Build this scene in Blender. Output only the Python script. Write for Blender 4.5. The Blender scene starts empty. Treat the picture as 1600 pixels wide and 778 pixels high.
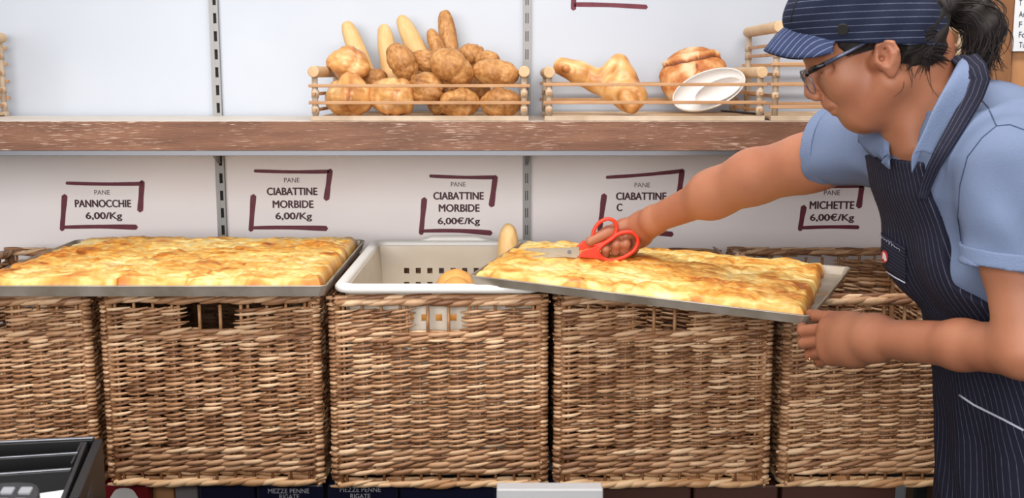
import bpy, math, random
import numpy as np
from mathutils import Vector, Matrix, noise
from mathutils.bvhtree import BVHTree
import openvdb as vdb

R = math.radians
scene = bpy.context.scene
COL = scene.collection
random.seed(7); RNG = np.random.default_rng(7)

# ------------------------------------------------------------------ camera, world, lights, exposure
FPX = 1750.0; PITCH = math.atan(271/1750.0); CAMH = 1.55
cam_d = bpy.data.cameras.new('camera'); cam = bpy.data.objects.new('camera', cam_d); COL.objects.link(cam)
cam.location = (0, 0, CAMH); cam.rotation_euler = (math.pi/2-PITCH, 0, 0)
cam_d.sensor_width = 36; cam_d.lens = FPX/1600*36; cam_d.clip_start = .05
cam_d.dof.use_dof = True; cam_d.dof.focus_distance = 2.15; cam_d.dof.aperture_fstop = 9.0
scene.camera = cam
world = bpy.data.worlds.new('world'); scene.world = world; world.use_nodes = True
world.node_tree.nodes['Background'].inputs[0].default_value = (0.93, 0.96, 1.0, 1)
wn = world.node_tree; bg_ = wn.nodes['Background']; bg_.inputs[1].default_value = 0.42
wt = wn.nodes.new('ShaderNodeTexCoord'); wsx = wn.nodes.new('ShaderNodeSeparateXYZ'); wr = wn.nodes.new('ShaderNodeValToRGB')
wr.color_ramp.elements[0].position = .35; wr.color_ramp.elements[0].color = (.10, .08, .07, 1); wr.color_ramp.elements[1].position = .56; wr.color_ramp.elements[1].color = (.95, .97, 1, 1)
wm_ = wn.nodes.new('ShaderNodeMapRange'); wm_.inputs['From Min'].default_value = -1   # bright upper room, dark floor below
wn.links.new(wt.outputs['Generated'], wsx.inputs[0]); wn.links.new(wsx.outputs['Z'], wm_.inputs['Value']); wn.links.new(wm_.outputs['Result'], wr.inputs[0]); wn.links.new(wr.outputs[0], bg_.inputs[0])
def area(name, loc, size, sy, power, color, aim):
    d = bpy.data.lights.new(name, 'AREA'); d.shape = 'RECTANGLE'; d.size = size; d.size_y = sy
    d.energy = power; d.color = color
    o = bpy.data.objects.new(name, d); COL.objects.link(o); o.location = loc
    o.rotation_euler = (Vector(aim)-Vector(loc)).to_track_quat('-Z', 'Y').to_euler()
    return o
area('ceiling_lamp_warm', (.05, 1.35, 2.95), 2.8, .4, 46, (1, .94, .87), (.05, 1.75, 1.0))
area('ceiling_lamp_cool', (.2, 2.0, 3.05), 2.8, .18, 1.2, (.93, .96, 1), (.1, 2.45, 1.0))
area('front_fill', (-.9, -1.8, 2.15), 3.9, 1.8, 142, (1, .97, .945), (0, 2.2, 1.2))  # frontal fill added to brighten the wall under the shelf
scene.view_settings.view_transform = 'Standard'; scene.view_settings.look = 'None'
scene.view_settings.gamma = 1.0; scene.view_settings.use_curve_mapping = False
scene.view_settings.exposure = 0.0

# ------------------------------------------------------------------ helpers
def P(px, py, Y):
    dx = (px-800)/FPX; dy = (389-py)/FPX
    d = Vector((dx, math.cos(PITCH)+dy*math.sin(PITCH), -math.sin(PITCH)+dy*math.cos(PITCH)))
    return Vector((0, 0, CAMH)) + d*(Y/d.y)
def RAY(px, py):
    return (P(px, py, 1)-Vector((0, 0, CAMH))).normalized()
def tag(o, label=None, cat=None, group=None, kind=None):
    if label: o['label'] = label
    if cat: o['category'] = cat
    if group: o['group'] = group
    if kind: o['kind'] = kind
    return o
def thing(name, loc, label, cat, group=None):
    o = bpy.data.objects.new(name, None); COL.objects.link(o); o.location = loc; o.empty_display_size = .05
    return tag(o, label, cat, group)
def raw(name, verts, faces, mat, parent=None, smooth=True, origin=None, attr=None):
    V = np.asarray(verts, dtype=np.float32).reshape(-1, 3).copy()
    off = np.zeros(3)
    if parent is not None:
        p = parent; off = np.array(p.location)
        while p.parent is not None: p = p.parent; off = off+np.array(p.location)
    loc = (0, 0, 0)
    if parent is None and origin is not None: loc = origin; off = np.array(origin)
    V -= off.astype(np.float32)
    me = bpy.data.meshes.new(name)
    if isinstance(faces, np.ndarray) or (len(faces) and isinstance(faces[0], np.ndarray)):
        fl = faces if isinstance(faces, list) else [faces]
        me.vertices.add(len(V)); me.vertices.foreach_set('co', V.ravel())
        idx = np.concatenate([f.ravel() for f in fl]).astype(np.int32)
        tot = np.concatenate([np.full(len(f), f.shape[1]) for f in fl]).astype(np.int32)
        st = np.concatenate([[0], np.cumsum(tot)[:-1]]).astype(np.int32)
        me.loops.add(len(idx)); me.loops.foreach_set('vertex_index', idx)
        me.polygons.add(len(tot)); me.polygons.foreach_set('loop_start', st); me.polygons.foreach_set('loop_total', tot)
        me.update(calc_edges=True); me.validate()
    else:
        me.from_pydata([tuple(map(float, v)) for v in V], [], faces); me.validate(); me.update()
    if smooth: me.polygons.foreach_set('use_smooth', np.ones(len(me.polygons), dtype=bool))
    if attr is not None:
        for k, a in attr.items():
            at = me.attributes.new(k, 'FLOAT', 'POINT'); at.data.foreach_set('value', np.asarray(a, dtype=np.float32))
    if mat: me.materials.append(mat)
    o = bpy.data.objects.new(name, me); COL.objects.link(o); o.location = loc
    if parent is not None: o.parent = parent
    return o
def bevel(o, w=.001, seg=2, ang=35):
    m = o.modifiers.new('bevel', 'BEVEL'); m.width = w; m.segments = seg; m.limit_method = 'ANGLE'; m.angle_limit = R(ang)
    return o
class MB:
    def __init__(s): s.v = []; s.f = []
    def add(s, v, f):
        n = len(s.v); s.v += [tuple(x) for x in v]; s.f += [tuple(i+n for i in q) for q in f]; return s
    def box(s, lo, hi, rot=None, c=None):
        x0, y0, z0 = lo; x1, y1, z1 = hi
        v = [Vector(q) for q in ((x0,y0,z0),(x1,y0,z0),(x1,y1,z0),(x0,y1,z0),(x0,y0,z1),(x1,y0,z1),(x1,y1,z1),(x0,y1,z1))]
        if rot is not None:
            c = Vector(c) if c is not None else (v[0]+v[6])/2
            v = [rot@(q-c)+c for q in v]
        return s.add(v, [(0,3,2,1),(4,5,6,7),(0,1,5,4),(1,2,6,5),(2,3,7,6),(3,0,4,7)])
    def tube(s, pts, rad, n=8, cap=True, flat=1.0, up=None):
        pts = [Vector(p) for p in pts]; m = len(pts)
        if not hasattr(rad, '__len__'): rad = [rad]*m
        V = []; prev = None
        for i, p in enumerate(pts):
            t = (pts[min(i+1, m-1)]-pts[max(i-1, 0)]).normalized()
            if prev is None:
                u = Vector(up) if up is not None else (Vector((0,0,1)) if abs(t.z) < .9 else Vector((0,1,0)))
            else: u = prev
            u = (u-t*u.dot(t)).normalized(); w = t.cross(u); prev = u
            for k in range(n):
                a = 2*math.pi*k/n; V.append(p+u*math.cos(a)*rad[i]*flat+w*math.sin(a)*rad[i])
        F = [(i*n+k, i*n+(k+1)%n, (i+1)*n+(k+1)%n, (i+1)*n+k) for i in range(m-1) for k in range(n)]
        if cap: F += [tuple(reversed(range(n))), tuple(range((m-1)*n, m*n))]
        return s.add(V, F)
    def loop(s, pts, r, n=8):
        pts = [Vector(p) for p in pts]; m = len(pts); V = []
        c = sum(pts, Vector())/m; nor = (pts[0]-c).cross(pts[m//4]-c).normalized()
        for i, p in enumerate(pts):
            t = (pts[(i+1) % m]-pts[i-1]).normalized(); w = nor.cross(t).normalized()
            for k in range(n):
                a = 2*math.pi*k/n; rr = r if not hasattr(r, '__len__') else r[i]
                V.append(p+nor*math.cos(a)*rr+w*math.sin(a)*rr)
        return s.add(V, [(i*n+k, i*n+(k+1) % n, ((i+1) % m)*n+(k+1) % n, ((i+1) % m)*n+k) for i in range(m) for k in range(n)])
    def prism(s, poly, vec):
        poly = [Vector(p) for p in poly]; vec = Vector(vec); n = len(poly)
        return s.add(poly+[p+vec for p in poly], [tuple(range(n)), tuple(reversed(range(n, 2*n)))]+[(i, i+n, (i+1) % n+n, (i+1) % n) for i in range(n)])
    def disc(s, c, r, axis, h, n=24):
        return s.tube([Vector(c), Vector(c)+Vector(axis).normalized()*h], r, n)
    def build(s, name, mat, parent=None, smooth=False, origin=None):
        return raw(name, s.v, s.f, mat, parent, smooth, origin)

# ------------------------------------------------------------------ materials
def srgb(r, g, b):
    f = lambda c: (c/255/12.92) if c/255 <= .04045 else ((c/255+.055)/1.055)**2.4
    return (f(r), f(g), f(b), 1)
def mat(name, col, rough=.5, metal=0, var=None, vscale=20, stretch=(1,1,1), bump=0, bscale=200, sss=0, coat=0, spec=.5, detail=4, lo=.35, hi=.65, gen=False):
    m = bpy.data.materials.new(name); m.use_nodes = True; nt = m.node_tree; b = nt.nodes['Principled BSDF']
    b.inputs['Base Color'].default_value = col; b.inputs['Roughness'].default_value = rough; b.inputs['Metallic'].default_value = metal
    b.inputs['Coat Weight'].default_value = coat; b.inputs['Specular IOR Level'].default_value = spec
    if sss:
        b.inputs['Subsurface Weight'].default_value = sss; b.inputs['Subsurface Radius'].default_value = (.012, .004, .002); b.inputs['Subsurface Scale'].default_value = 1
    tc = nt.nodes.new('ShaderNodeTexCoord'); mp = nt.nodes.new('ShaderNodeMapping'); mp.inputs['Scale'].default_value = stretch
    nt.links.new(tc.outputs['Object'], mp.inputs[0])
    if var is not None:
        n = nt.nodes.new('ShaderNodeTexNoise'); n.inputs['Scale'].default_value = vscale; n.inputs['Detail'].default_value = detail
        r = nt.nodes.new('ShaderNodeValToRGB'); r.color_ramp.elements[0].color = col; r.color_ramp.elements[1].color = var
        r.color_ramp.elements[0].position = lo; r.color_ramp.elements[1].position = hi
        nt.links.new(mp.outputs[0], n.inputs['Vector']); nt.links.new(n.outputs['Fac'], r.inputs[0]); nt.links.new(r.outputs[0], b.inputs['Base Color'])
    if bump:
        n = nt.nodes.new('ShaderNodeTexNoise'); n.inputs['Scale'].default_value = bscale; n.inputs['Detail'].default_value = 5
        bp = nt.nodes.new('ShaderNodeBump'); bp.inputs['Strength'].default_value = bump; bp.inputs['Distance'].default_value = .002
        nt.links.new(mp.outputs[0], n.inputs['Vector']); nt.links.new(n.outputs['Fac'], bp.inputs['Height']); nt.links.new(bp.outputs[0], b.inputs['Normal'])
    return m
def ramp_mat(name, attr, stops, rough=.5, noise_amt=.0, nscale=40, bump=0, bscale=300, coat=0, spec=.5, stretch=(1,1,1)):
    m = mat(name, (1,1,1,1), rough, bump=bump, bscale=bscale, coat=coat, spec=spec, stretch=stretch); nt = m.node_tree; b = nt.nodes['Principled BSDF']
    r = nt.nodes.new('ShaderNodeValToRGB'); el = r.color_ramp.elements
    while len(el) < len(stops): el.new(.5)
    for e, (p, c) in zip(el, stops): e.position = p; e.color = c
    if attr == 'island':
        src = nt.nodes.new('ShaderNodeNewGeometry').outputs['Random Per Island']
    else:
        a = nt.nodes.new('ShaderNodeAttribute'); a.attribute_name = attr; src = a.outputs['Fac']
    if noise_amt:
        tc = nt.nodes.new('ShaderNodeTexCoord'); n = nt.nodes.new('ShaderNodeTexNoise'); n.inputs['Scale'].default_value = nscale; n.inputs['Detail'].default_value = 5
        nt.links.new(tc.outputs['Object'], n.inputs['Vector'])
        ma = nt.nodes.new('ShaderNodeMath'); ma.operation = 'MULTIPLY_ADD'; ma.inputs[1].default_value = noise_amt; 
        s = nt.nodes.new('ShaderNodeMath'); s.operation = 'SUBTRACT'; s.inputs[1].default_value = .5
        nt.links.new(n.outputs['Fac'], s.inputs[0]); nt.links.new(s.outputs[0], ma.inputs[0]); nt.links.new(src, ma.inputs[2]); src = ma.outputs[0]
    nt.links.new(src, r.inputs[0]); nt.links.new(r.outputs[0], b.inputs['Base Color'])
    return m
def stripe_mat(name, base, line, spacing, width, rough=.85, dim=.75):
    m = mat(name, base, rough, bump=.25, bscale=900, spec=.2); nt = m.node_tree; b = nt.nodes['Principled BSDF']
    a = nt.nodes.new('ShaderNodeAttribute'); a.attribute_name = 'stripe'
    d = nt.nodes.new('ShaderNodeMath'); d.operation = 'MULTIPLY'; d.inputs[1].default_value = 1/spacing
    fr = nt.nodes.new('ShaderNodeMath'); fr.operation = 'FRACT'; c = nt.nodes.new('ShaderNodeMath'); c.operation = 'COMPARE'
    c.inputs[1].default_value = .5; c.inputs[2].default_value = width/2
    n = nt.nodes.new('ShaderNodeTexNoise'); n.inputs['Scale'].default_value = 60
    mul = nt.nodes.new('ShaderNodeMath'); mul.operation = 'MULTIPLY'; m2 = nt.nodes.new('ShaderNodeMath'); m2.operation = 'MULTIPLY_ADD'; m2.inputs[1].default_value = .7; m2.inputs[2].default_value = dim-.35
    mx = nt.nodes.new('ShaderNodeMix'); mx.data_type = 'RGBA'
    n2 = nt.nodes.new('ShaderNodeTexNoise'); n2.inputs['Scale'].default_value = 14
    r = nt.nodes.new('ShaderNodeValToRGB'); r.color_ramp.elements[0].color = base; r.color_ramp.elements[1].color = tuple(min(1, x*1.3) for x in base[:3])+(1,)
    L = nt.links.new
    L(n2.outputs['Fac'], r.inputs[0]); L(a.outputs['Fac'], d.inputs[0]); L(d.outputs[0], fr.inputs[0]); L(fr.outputs[0], c.inputs[0])
    L(n.outputs['Fac'], m2.inputs[0]); L(c.outputs[0], mul.inputs[0]); L(m2.outputs[0], mul.inputs[1]); L(mul.outputs[0], mx.inputs['Factor'])
    L(r.outputs[0], mx.inputs['A']); mx.inputs['B'].default_value = line; L(mx.outputs['Result'], b.inputs['Base Color'])
    return m
M = {}
M['wall'] = mat('white_panel', srgb(192, 199, 210), .35, var=srgb(186, 193, 205), vscale=3, bump=.04, bscale=60)
M['wall_low'] = mat('warm_panel_shade_lift', srgb(250, 243, 243), .4, var=srgb(244, 237, 237), vscale=3, bump=.04, bscale=60)  # lower wall coloured lighter than the upper to offset the shelf's shade
M['floor'] = mat('floor_tile', srgb(120, 112, 104), .4, var=srgb(100, 94, 88), vscale=4)
M['rail'] = mat('painted_rail', srgb(148, 147, 147), .45, metal=.3)
M['dark'] = mat('dark_gap', srgb(30, 28, 28), .8)
M['maroon'] = mat('maroon_print', srgb(112, 36, 56), .55, var=srgb(98, 28, 46), vscale=60)
M['print'] = mat('dark_print', srgb(66, 22, 36), .55)
M['oak'] = mat('limed_oak', srgb(108, 72, 54), .6, var=srgb(134, 94, 72), vscale=9, stretch=(.6, 5, 5), bump=.5, bscale=60)
M['steel_strip'] = mat('grey_metal', srgb(120, 122, 128), .35, metal=.8)
M['shelf_top'] = mat('whitewashed_top', srgb(222, 214, 204), .5, var=srgb(190, 174, 156), vscale=25, stretch=(.5, 3, 3), lo=.45, hi=.8)
def oak_scratches(m):
    nt = m.node_tree; b = nt.nodes['Principled BSDF']; base = b.inputs['Base Color'].links[0].from_socket
    tc = nt.nodes.new('ShaderNodeTexCoord'); oi = nt.nodes.new('ShaderNodeObjectInfo')
    mp = nt.nodes.new('ShaderNodeMapping'); mp.inputs['Scale'].default_value = (14, 100, 260); mp.inputs['Rotation'].default_value = (0, R(-4), 0)
    n = nt.nodes.new('ShaderNodeTexNoise'); n.inputs['Scale'].default_value = 2.2; n.inputs['Detail'].default_value = 3
    n2 = nt.nodes.new('ShaderNodeTexNoise'); n2.inputs['Scale'].default_value = 7; n2.inputs['Detail'].default_value = 2
    add = nt.nodes.new('ShaderNodeMath'); add.operation = 'MULTIPLY_ADD'; add.inputs[1].default_value = .35
    r = nt.nodes.new('ShaderNodeValToRGB'); r.color_ramp.elements[0].position = .79; r.color_ramp.elements[1].position = .88
    mx = nt.nodes.new('ShaderNodeMix'); mx.data_type = 'RGBA'; mx.inputs['B'].default_value = srgb(190, 164, 148)
    hs = nt.nodes.new('ShaderNodeHueSaturation'); mr = nt.nodes.new('ShaderNodeMapRange'); mr.inputs['To Min'].default_value = .82; mr.inputs['To Max'].default_value = 1.12
    L = nt.links.new
    L(tc.outputs['Object'], mp.inputs[0]); L(mp.outputs[0], n.inputs['Vector']); L(tc.outputs['Object'], n2.inputs['Vector'])
    L(n2.outputs['Fac'], add.inputs[0]); L(n.outputs['Fac'], add.inputs[2]); L(add.outputs[0], r.inputs[0]); L(r.outputs[0], mx.inputs['Factor'])
    L(oi.outputs['Random'], mr.inputs['Value']); L(mr.outputs['Result'], hs.inputs['Value']); L(base, hs.inputs['Color'])
    L(hs.outputs['Color'], mx.inputs['A']); L(mx.outputs['Result'], b.inputs['Base Color'])
oak_scratches(M['oak'])
M['wicker'] = ramp_mat('wicker', 'island', [(0, srgb(122, 80, 52)), (.35, srgb(164, 119, 83)), (.75, srgb(196, 153, 115)), (1, srgb(226, 190, 152))], .4, noise_amt=.3, nscale=45, bump=.15, bscale=400)
M['wicker_pale'] = ramp_mat('pale_wicker', 'island', [(0, srgb(176, 128, 86)), (.5, srgb(208, 164, 120)), (1, srgb(228, 192, 150))], .4, noise_amt=.3, nscale=45)
M['wicker_stake'] = mat('wicker_stake', srgb(150, 104, 68), .5, var=srgb(182, 136, 94), vscale=60)
M['tray'] = mat('tray_steel', srgb(182, 172, 160), .42, metal=.4, var=srgb(150, 138, 122), vscale=14, bump=.05, bscale=80)
M['foc'] = ramp_mat('focaccia_crust', 'bake', [(0, srgb(245, 224, 162)), (.22, srgb(239, 202, 122)), (.48, srgb(226, 164, 74)), (.75, srgb(198, 120, 44)), (1, srgb(148, 80, 30))], .42, noise_amt=.35, nscale=38, bump=.25, bscale=160, coat=.15)
M['crate_plastic'] = mat('cream_plastic', srgb(232, 222, 206), .4, var=srgb(218, 204, 184), vscale=6, sss=.05)
M['crate_rim'] = mat('white_plastic_rim', srgb(240, 238, 234), .35)
M['pine'] = mat('pine', srgb(220, 190, 150), .55, var=srgb(200, 164, 122), vscale=9, stretch=(3, 1, 3))
M['pine_grey'] = mat('weathered_pine', srgb(200, 182, 160), .6, var=srgb(176, 154, 130), vscale=16)
M['slat'] = mat('pine_slat', srgb(196, 152, 110), .55, var=srgb(176, 130, 90), vscale=12, stretch=(1, 4, 4))
M['bread_pale'] = ramp_mat('pale_crust', 'bake', [(0, srgb(232, 202, 152)), (.5, srgb(220, 178, 118)), (1, srgb(194, 138, 78))], .55, noise_amt=.4, nscale=18, bump=.15, bscale=120)
M['bread_shiny'] = ramp_mat('glazed_crust', 'bake', [(0, srgb(244, 212, 156)), (.35, srgb(220, 164, 98)), (.7, srgb(180, 114, 58)), (1, srgb(120, 68, 30))], .36, noise_amt=.7, nscale=26, coat=.18, bump=.2)
M['bread_brown'] = ramp_mat('brown_crust', 'bake', [(0, srgb(218, 172, 112)), (.4, srgb(188, 132, 74)), (.7, srgb(152, 98, 48)), (1, srgb(92, 54, 26))], .55, noise_amt=.85, nscale=120, bump=.9, bscale=130)
M['bread_dark'] = ramp_mat('country_crust', 'bake', [(0, srgb(228, 196, 156)), (.35, srgb(206, 146, 88)), (.6, srgb(184, 106, 48)), (1, srgb(104, 52, 24))], .6, noise_amt=.4, nscale=24, bump=.5, bscale=90)
M['bun_orange'] = ramp_mat('orange_bun', 'bake', [(0, srgb(240, 186, 110)), (1, srgb(224, 150, 72))], .5, noise_amt=.4, nscale=15)
M['scoop'] = mat('white_scoop_plastic', srgb(228, 222, 218), .4, sss=.05)
M['black_plastic'] = mat('black_plastic', srgb(8, 8, 11), .45, var=srgb(13, 13, 17), vscale=12)
M['black_edge'] = mat('worn_black_edge', srgb(42, 41, 45), .45, var=srgb(28, 28, 32), vscale=30)
M['key'] = mat('grey_key', srgb(150, 152, 158), .35)
M['paper'] = mat('white_paper', srgb(226, 228, 232), .7)
M['ink'] = mat('blue_ink', srgb(40, 44, 70), .6)
M['navy_pack'] = mat('navy_card', srgb(24, 26, 52), .35)
M['pack_text'] = mat('pale_print', srgb(200, 200, 205), .6)
M['red_pack'] = mat('red_wrap', srgb(136, 20, 28), .4, var=srgb(104, 12, 20), vscale=9)
M['brown_pack'] = mat('dark_brown_card', srgb(74, 40, 30), .5)
M['acrylic'] = mat('frosted_acrylic', srgb(206, 206, 208), .25)
M['acrylic'].node_tree.nodes['Principled BSDF'].inputs['Transmission Weight'].default_value = .35
M['skin'] = mat('skin', srgb(178, 118, 88), .5, var=srgb(165, 104, 76), vscale=11, sss=.18, bump=.12, bscale=420)
M['hair'] = mat('dark_hair', srgb(20, 14, 13), .68, var=srgb(34, 23, 20), vscale=30)
M['polo'] = mat('blue_pique', srgb(120, 134, 164), .85, var=srgb(110, 125, 155), vscale=8, bump=.5, bscale=900, spec=.2)
M['polo_rib'] = mat('blue_rib', srgb(116, 131, 162), .85, bump=.6, bscale=600, spec=.2)
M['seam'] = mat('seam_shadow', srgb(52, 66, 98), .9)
M['apron'] = stripe_mat('navy_pinstripe', srgb(30, 31, 46), srgb(132, 132, 150), .0085, .08, dim=.42)
M['cap'] = stripe_mat('navy_cap_pinstripe', srgb(31, 36, 56), srgb(150, 160, 186), .0098, .07, dim=.5)
M['brim'] = stripe_mat('navy_brim_pinstripe', srgb(52, 62, 94), srgb(170, 180, 205), .0085, .09, dim=.65)
M['piping'] = mat('light_piping', srgb(186, 190, 204), .7)
M['emblem_red'] = mat('emblem_red', srgb(186, 34, 40), .6)
M['emblem_white'] = mat('emblem_white', srgb(230, 222, 222), .6)
M['trouser'] = mat('dark_trousers', srgb(26, 27, 38), .9)
M['shoe'] = mat('white_clog', srgb(210, 210, 208), .5)
M['gl_frame'] = mat('grey_spectacle_frame', srgb(92, 100, 122), .3, metal=.5)
M['gl_dark'] = mat('black_temple', srgb(18, 18, 22), .25)
M['gold'] = mat('gold', srgb(226, 180, 110), .25, metal=1)
M['scis'] = mat('orange_red_handle', srgb(232, 62, 34), .32, var=srgb(222, 52, 28), vscale=20)
M['blade'] = mat('scissor_steel', srgb(176, 170, 160), .3, metal=.9)
M['eye'] = mat('eye_white', srgb(226, 216, 210), .2)
M['iris'] = mat('dark_iris', srgb(40, 24, 18), .15)
M['brownwood'] = mat('brown_board', srgb(150, 104, 66), .6, var=srgb(128, 84, 52), vscale=7, stretch=(4, 4, 1))
M['tanboard'] = mat('tan_board', srgb(196, 142, 96), .6, var=srgb(180, 124, 80), vscale=6, stretch=(4, 4, 1))
def glass_mat():
    m = bpy.data.materials.new('spectacle_lens'); m.use_nodes = True; nt = m.node_tree
    for n in list(nt.nodes):
        if n.type == 'BSDF_PRINCIPLED': nt.nodes.remove(n)
    t = nt.nodes.new('ShaderNodeBsdfTransparent'); t.inputs[0].default_value = (.93, .95, .95, 1)
    g = nt.nodes.new('ShaderNodeBsdfGlossy'); g.inputs['Roughness'].default_value = .05
    x = nt.nodes.new('ShaderNodeMixShader'); x.inputs[0].default_value = .07
    nt.links.new(t.outputs[0], x.inputs[1]); nt.links.new(g.outputs[0], x.inputs[2])
    nt.links.new(x.outputs[0], nt.nodes['Material Output'].inputs[0]); return m
M['lens'] = glass_mat()

# ------------------------------------------------------------------ signed distance modelling
class SDF:
    def __init__(s): s.ops = []
    def add(s, fn, c, r, k=.01, op='u'): s.ops.append((op, fn, np.array(c, dtype=float), r, k)); return s
    def __call__(s, X, bc=None, br=0):
        d = np.full(len(X), .2)
        for op, fn, c, r, k in s.ops:
            if bc is not None and op in 'us' and r is not None:
                if np.linalg.norm(bc-c) > r+br+.02+2*k: continue
            e = fn(X)
            if op == 'u':
                if k > 0:
                    h = np.clip(.5+.5*(d-e)/k, 0, 1); d = d*(1-h)+e*h-k*h*(1-h)
                else: d = np.minimum(d, e)
            elif op == 's':
                if k > 0:
                    h = np.clip(.5-.5*(d+e)/k, 0, 1); d = d*(1-h)-e*h+k*h*(1-h)
                else: d = np.maximum(d, -e)
            elif op == 'i': d = np.maximum(d, e)
            elif op == 'd': d = d+e
        return d
    def sph(s, c, r, k=.01, op='u'):
        c = np.array(c, dtype=float); return s.add(lambda X: np.linalg.norm(X-c, axis=1)-r, c, r, k, op)
    def cap(s, a, b, ra, rb, k=.01, op='u'):
        a = np.array(a, dtype=float); b = np.array(b, dtype=float); ab = b-a; L2 = ab@ab
        def fn(X):
            t = np.clip((X-a)@ab/L2, 0, 1); return np.linalg.norm(X-a-t[:, None]*ab, axis=1)-(ra+(rb-ra)*t)
        return s.add(fn, (a+b)/2, math.sqrt(L2)/2+max(ra, rb), k, op)
    def chain(s, pts, rad, k=.006, op='u'):
        for i in range(len(pts)-1): s.cap(pts[i], pts[i+1], rad[i], rad[i+1], k, op)
        return s
    def ell(s, c, r, ax=None, k=.01, op='u'):
        c = np.array(c, dtype=float); r = np.array(r, dtype=float); A = np.eye(3) if ax is None else np.array(ax, dtype=float)
        def fn(X):
            q = (X-c)@A.T; k0 = np.linalg.norm(q/r, axis=1); k1 = np.linalg.norm(q/(r*r), axis=1)+1e-9
            return k0*(k0-1)/k1
        return s.add(fn, c, r.max(), k, op)
def mesh_sdf(f, lo, hi, h, B=10):
    lo = np.array(lo, dtype=float); hi = np.array(hi, dtype=float)
    n = np.ceil((hi-lo)/(h*B)).astype(int); grid = vdb.FloatGrid(background=.2)
    gi = np.stack(np.meshgrid(*[np.arange(k) for k in n], indexing='ij'), -1).reshape(-1, 3)
    cen = lo+(gi+.5)*B*h; dc = np.concatenate([f(cen[i:i+20000]) for i in range(0, len(cen), 20000)])
    br = B*h*.87; act = np.abs(dc) < br*1.7+.004
    off = np.stack(np.meshgrid(*[np.arange(B)]*3, indexing='ij'), -1).reshape(-1, 3)
    base = np.round(lo/h).astype(int)
    for g, c in zip(gi[act], cen[act]):
        ijk = base+g*B; X = (ijk+off)*h
        d = f(X, c, br) if isinstance(f, SDF) else f(X)
        grid.copyFromArray(np.ascontiguousarray(d.reshape(B, B, B).astype(np.float32)), ijk=tuple(int(v) for v in ijk))
    for g in gi[(~act) & (dc < 0)]:
        grid.copyFromArray(np.full((B, B, B), -.2, dtype=np.float32), ijk=tuple(int(v) for v in base+g*B))
    pts, tri, quad = grid.convertToPolygons(isovalue=0.0, adaptivity=0.0)
    pts = np.asarray(pts)*h; fs = []
    if len(tri): fs.append(np.asarray(tri))
    if len(quad): fs.append(np.asarray(quad))
    vol = sum(float(np.einsum('ij,ij->i', pts[q[:, 0]], np.cross(pts[q[:, 1]], pts[q[:, 2]])).sum()) for q in fs)
    if vol < 0: fs = [q[:, ::-1] for q in fs]
    return pts, fs
def nz(X, s, o=0):
    return np.array([noise.noise(Vector((float(a)*s+o, float(b)*s+o, float(c)*s))) for a, b, c in X])

# ------------------------------------------------------------------ room
WY = 2.80
def struct(name, mb, m, smooth=False):
    o = mb.build(name, m, smooth=smooth); return tag(o, kind='structure')
struct('wall_back', MB().box((-2.4, WY, 1.415), (1.75, WY+.1, 3.1)).box((-2.4, WY+.012, 0), (1.75, WY+.1, 1.0)), M['wall'])
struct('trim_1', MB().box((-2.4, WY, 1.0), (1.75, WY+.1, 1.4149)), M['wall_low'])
struct('floor', MB().box((-2.4, -1.6, -.05), (2.2, WY+.1, 0)), M['floor'])

def upright(px, y, double, label):
    c = P(px, y, WY-.006); t = thing('slotted_upright', (c.x, WY, .7), label, 'shelf upright', 'slotted uprights on the back wall')
    w = .0095 if double else .0110; y0, y1 = WY-.012, WY-.0005
    mb = MB(); mb.box((c.x-w, y0, .7), (c.x-w+.006, y1, 3.0)); mb.box((c.x+w-.004 if not double else c.x+w-.006, y0, .7), (c.x+w, y1, 3.0))
    if double: mb.box((c.x-.0015, y0, .7), (c.x+.0015, y1, 3.0))
    else: mb.box((c.x-w+.006, y0, .7), (c.x-.001, y1, 3.0))
    z = .7
    while z < 3.0:
        mb.box((c.x-w+.004, y0+.0004, z), (c.x+w-.003, y1, z+.019)); z += .0435
    mb.build('slotted_strip', M['rail'], t)
    MB().box((c.x-w+.003, y0+.006, .7), (c.x+w-.003, y1+.0002, 3.0)).build('slot_backing', M['dark'], t)
    b = MB(); zt = 1.3835
    b.prism([(c.x-.004, WY-.012, zt), (c.x-.004, WY-.09, zt), (c.x-.004, WY-.09, zt-.012), (c.x-.004, WY-.012, zt-.05)], (.008, 0, 0))
    b.build('shelf_bracket', M['rail'], t)
upright(343, 240, False, 'slotted metal upright left of the bread crate, single column of slots')
upright(823, 240, True, 'slotted metal upright with two columns of slots behind the shelf middle')
SX = P(1640, 240, 2.44).x
# wooden shelf
ZS = 1.4515; ZB = 1.389; SY = 2.44
sh = thing('wooden_shelf', (-.3, 2.6, ZB), 'long limed wooden shelf with brown edge and whitewashed top', 'shelf')
XCAB = P(1556, 60, 2.42).x
xs = [-1.75, P(222, 220, SY).x, P(803, 220, SY).x, XCAB-.003]
for a, b in zip(xs[:-1], xs[1:]):
    nx = max(2, int((b-a)/.006)); 
    v = []; f = []
    for i in range(nx+1):
        x = a+(b-a)*i/nx; w1 = noise.noise(Vector((x*40, 1, 0)))*.0012; w2 = noise.noise(Vector((x*60, 5, 0)))*.0015
        v += [(x, SY, ZB), (x, SY+w1*.8, ZB+.03), (x, SY+abs(w2), ZS-.002), (x, SY+.002+abs(w1), ZS+w2*.5), (x, SY+.05, ZS-.0005), (x, SY+.05, ZB)]
    for i in range(nx):
        for k in range(6): f.append((i*6+k, (i+1)*6+k, (i+1)*6+(k+1) % 6, i*6+(k+1) % 6))
    f += [tuple(range(6))[::-1], tuple(range(nx*6, nx*6+6))]
    raw('edge_plank', v, f, M['oak'], sh, smooth=False)
MB().box((-1.75, SY+.0045, ZB+.004), (XCAB-.003, WY-.013, ZS+.0004)).build('shelf_top', M['shelf_top'], sh)
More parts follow.
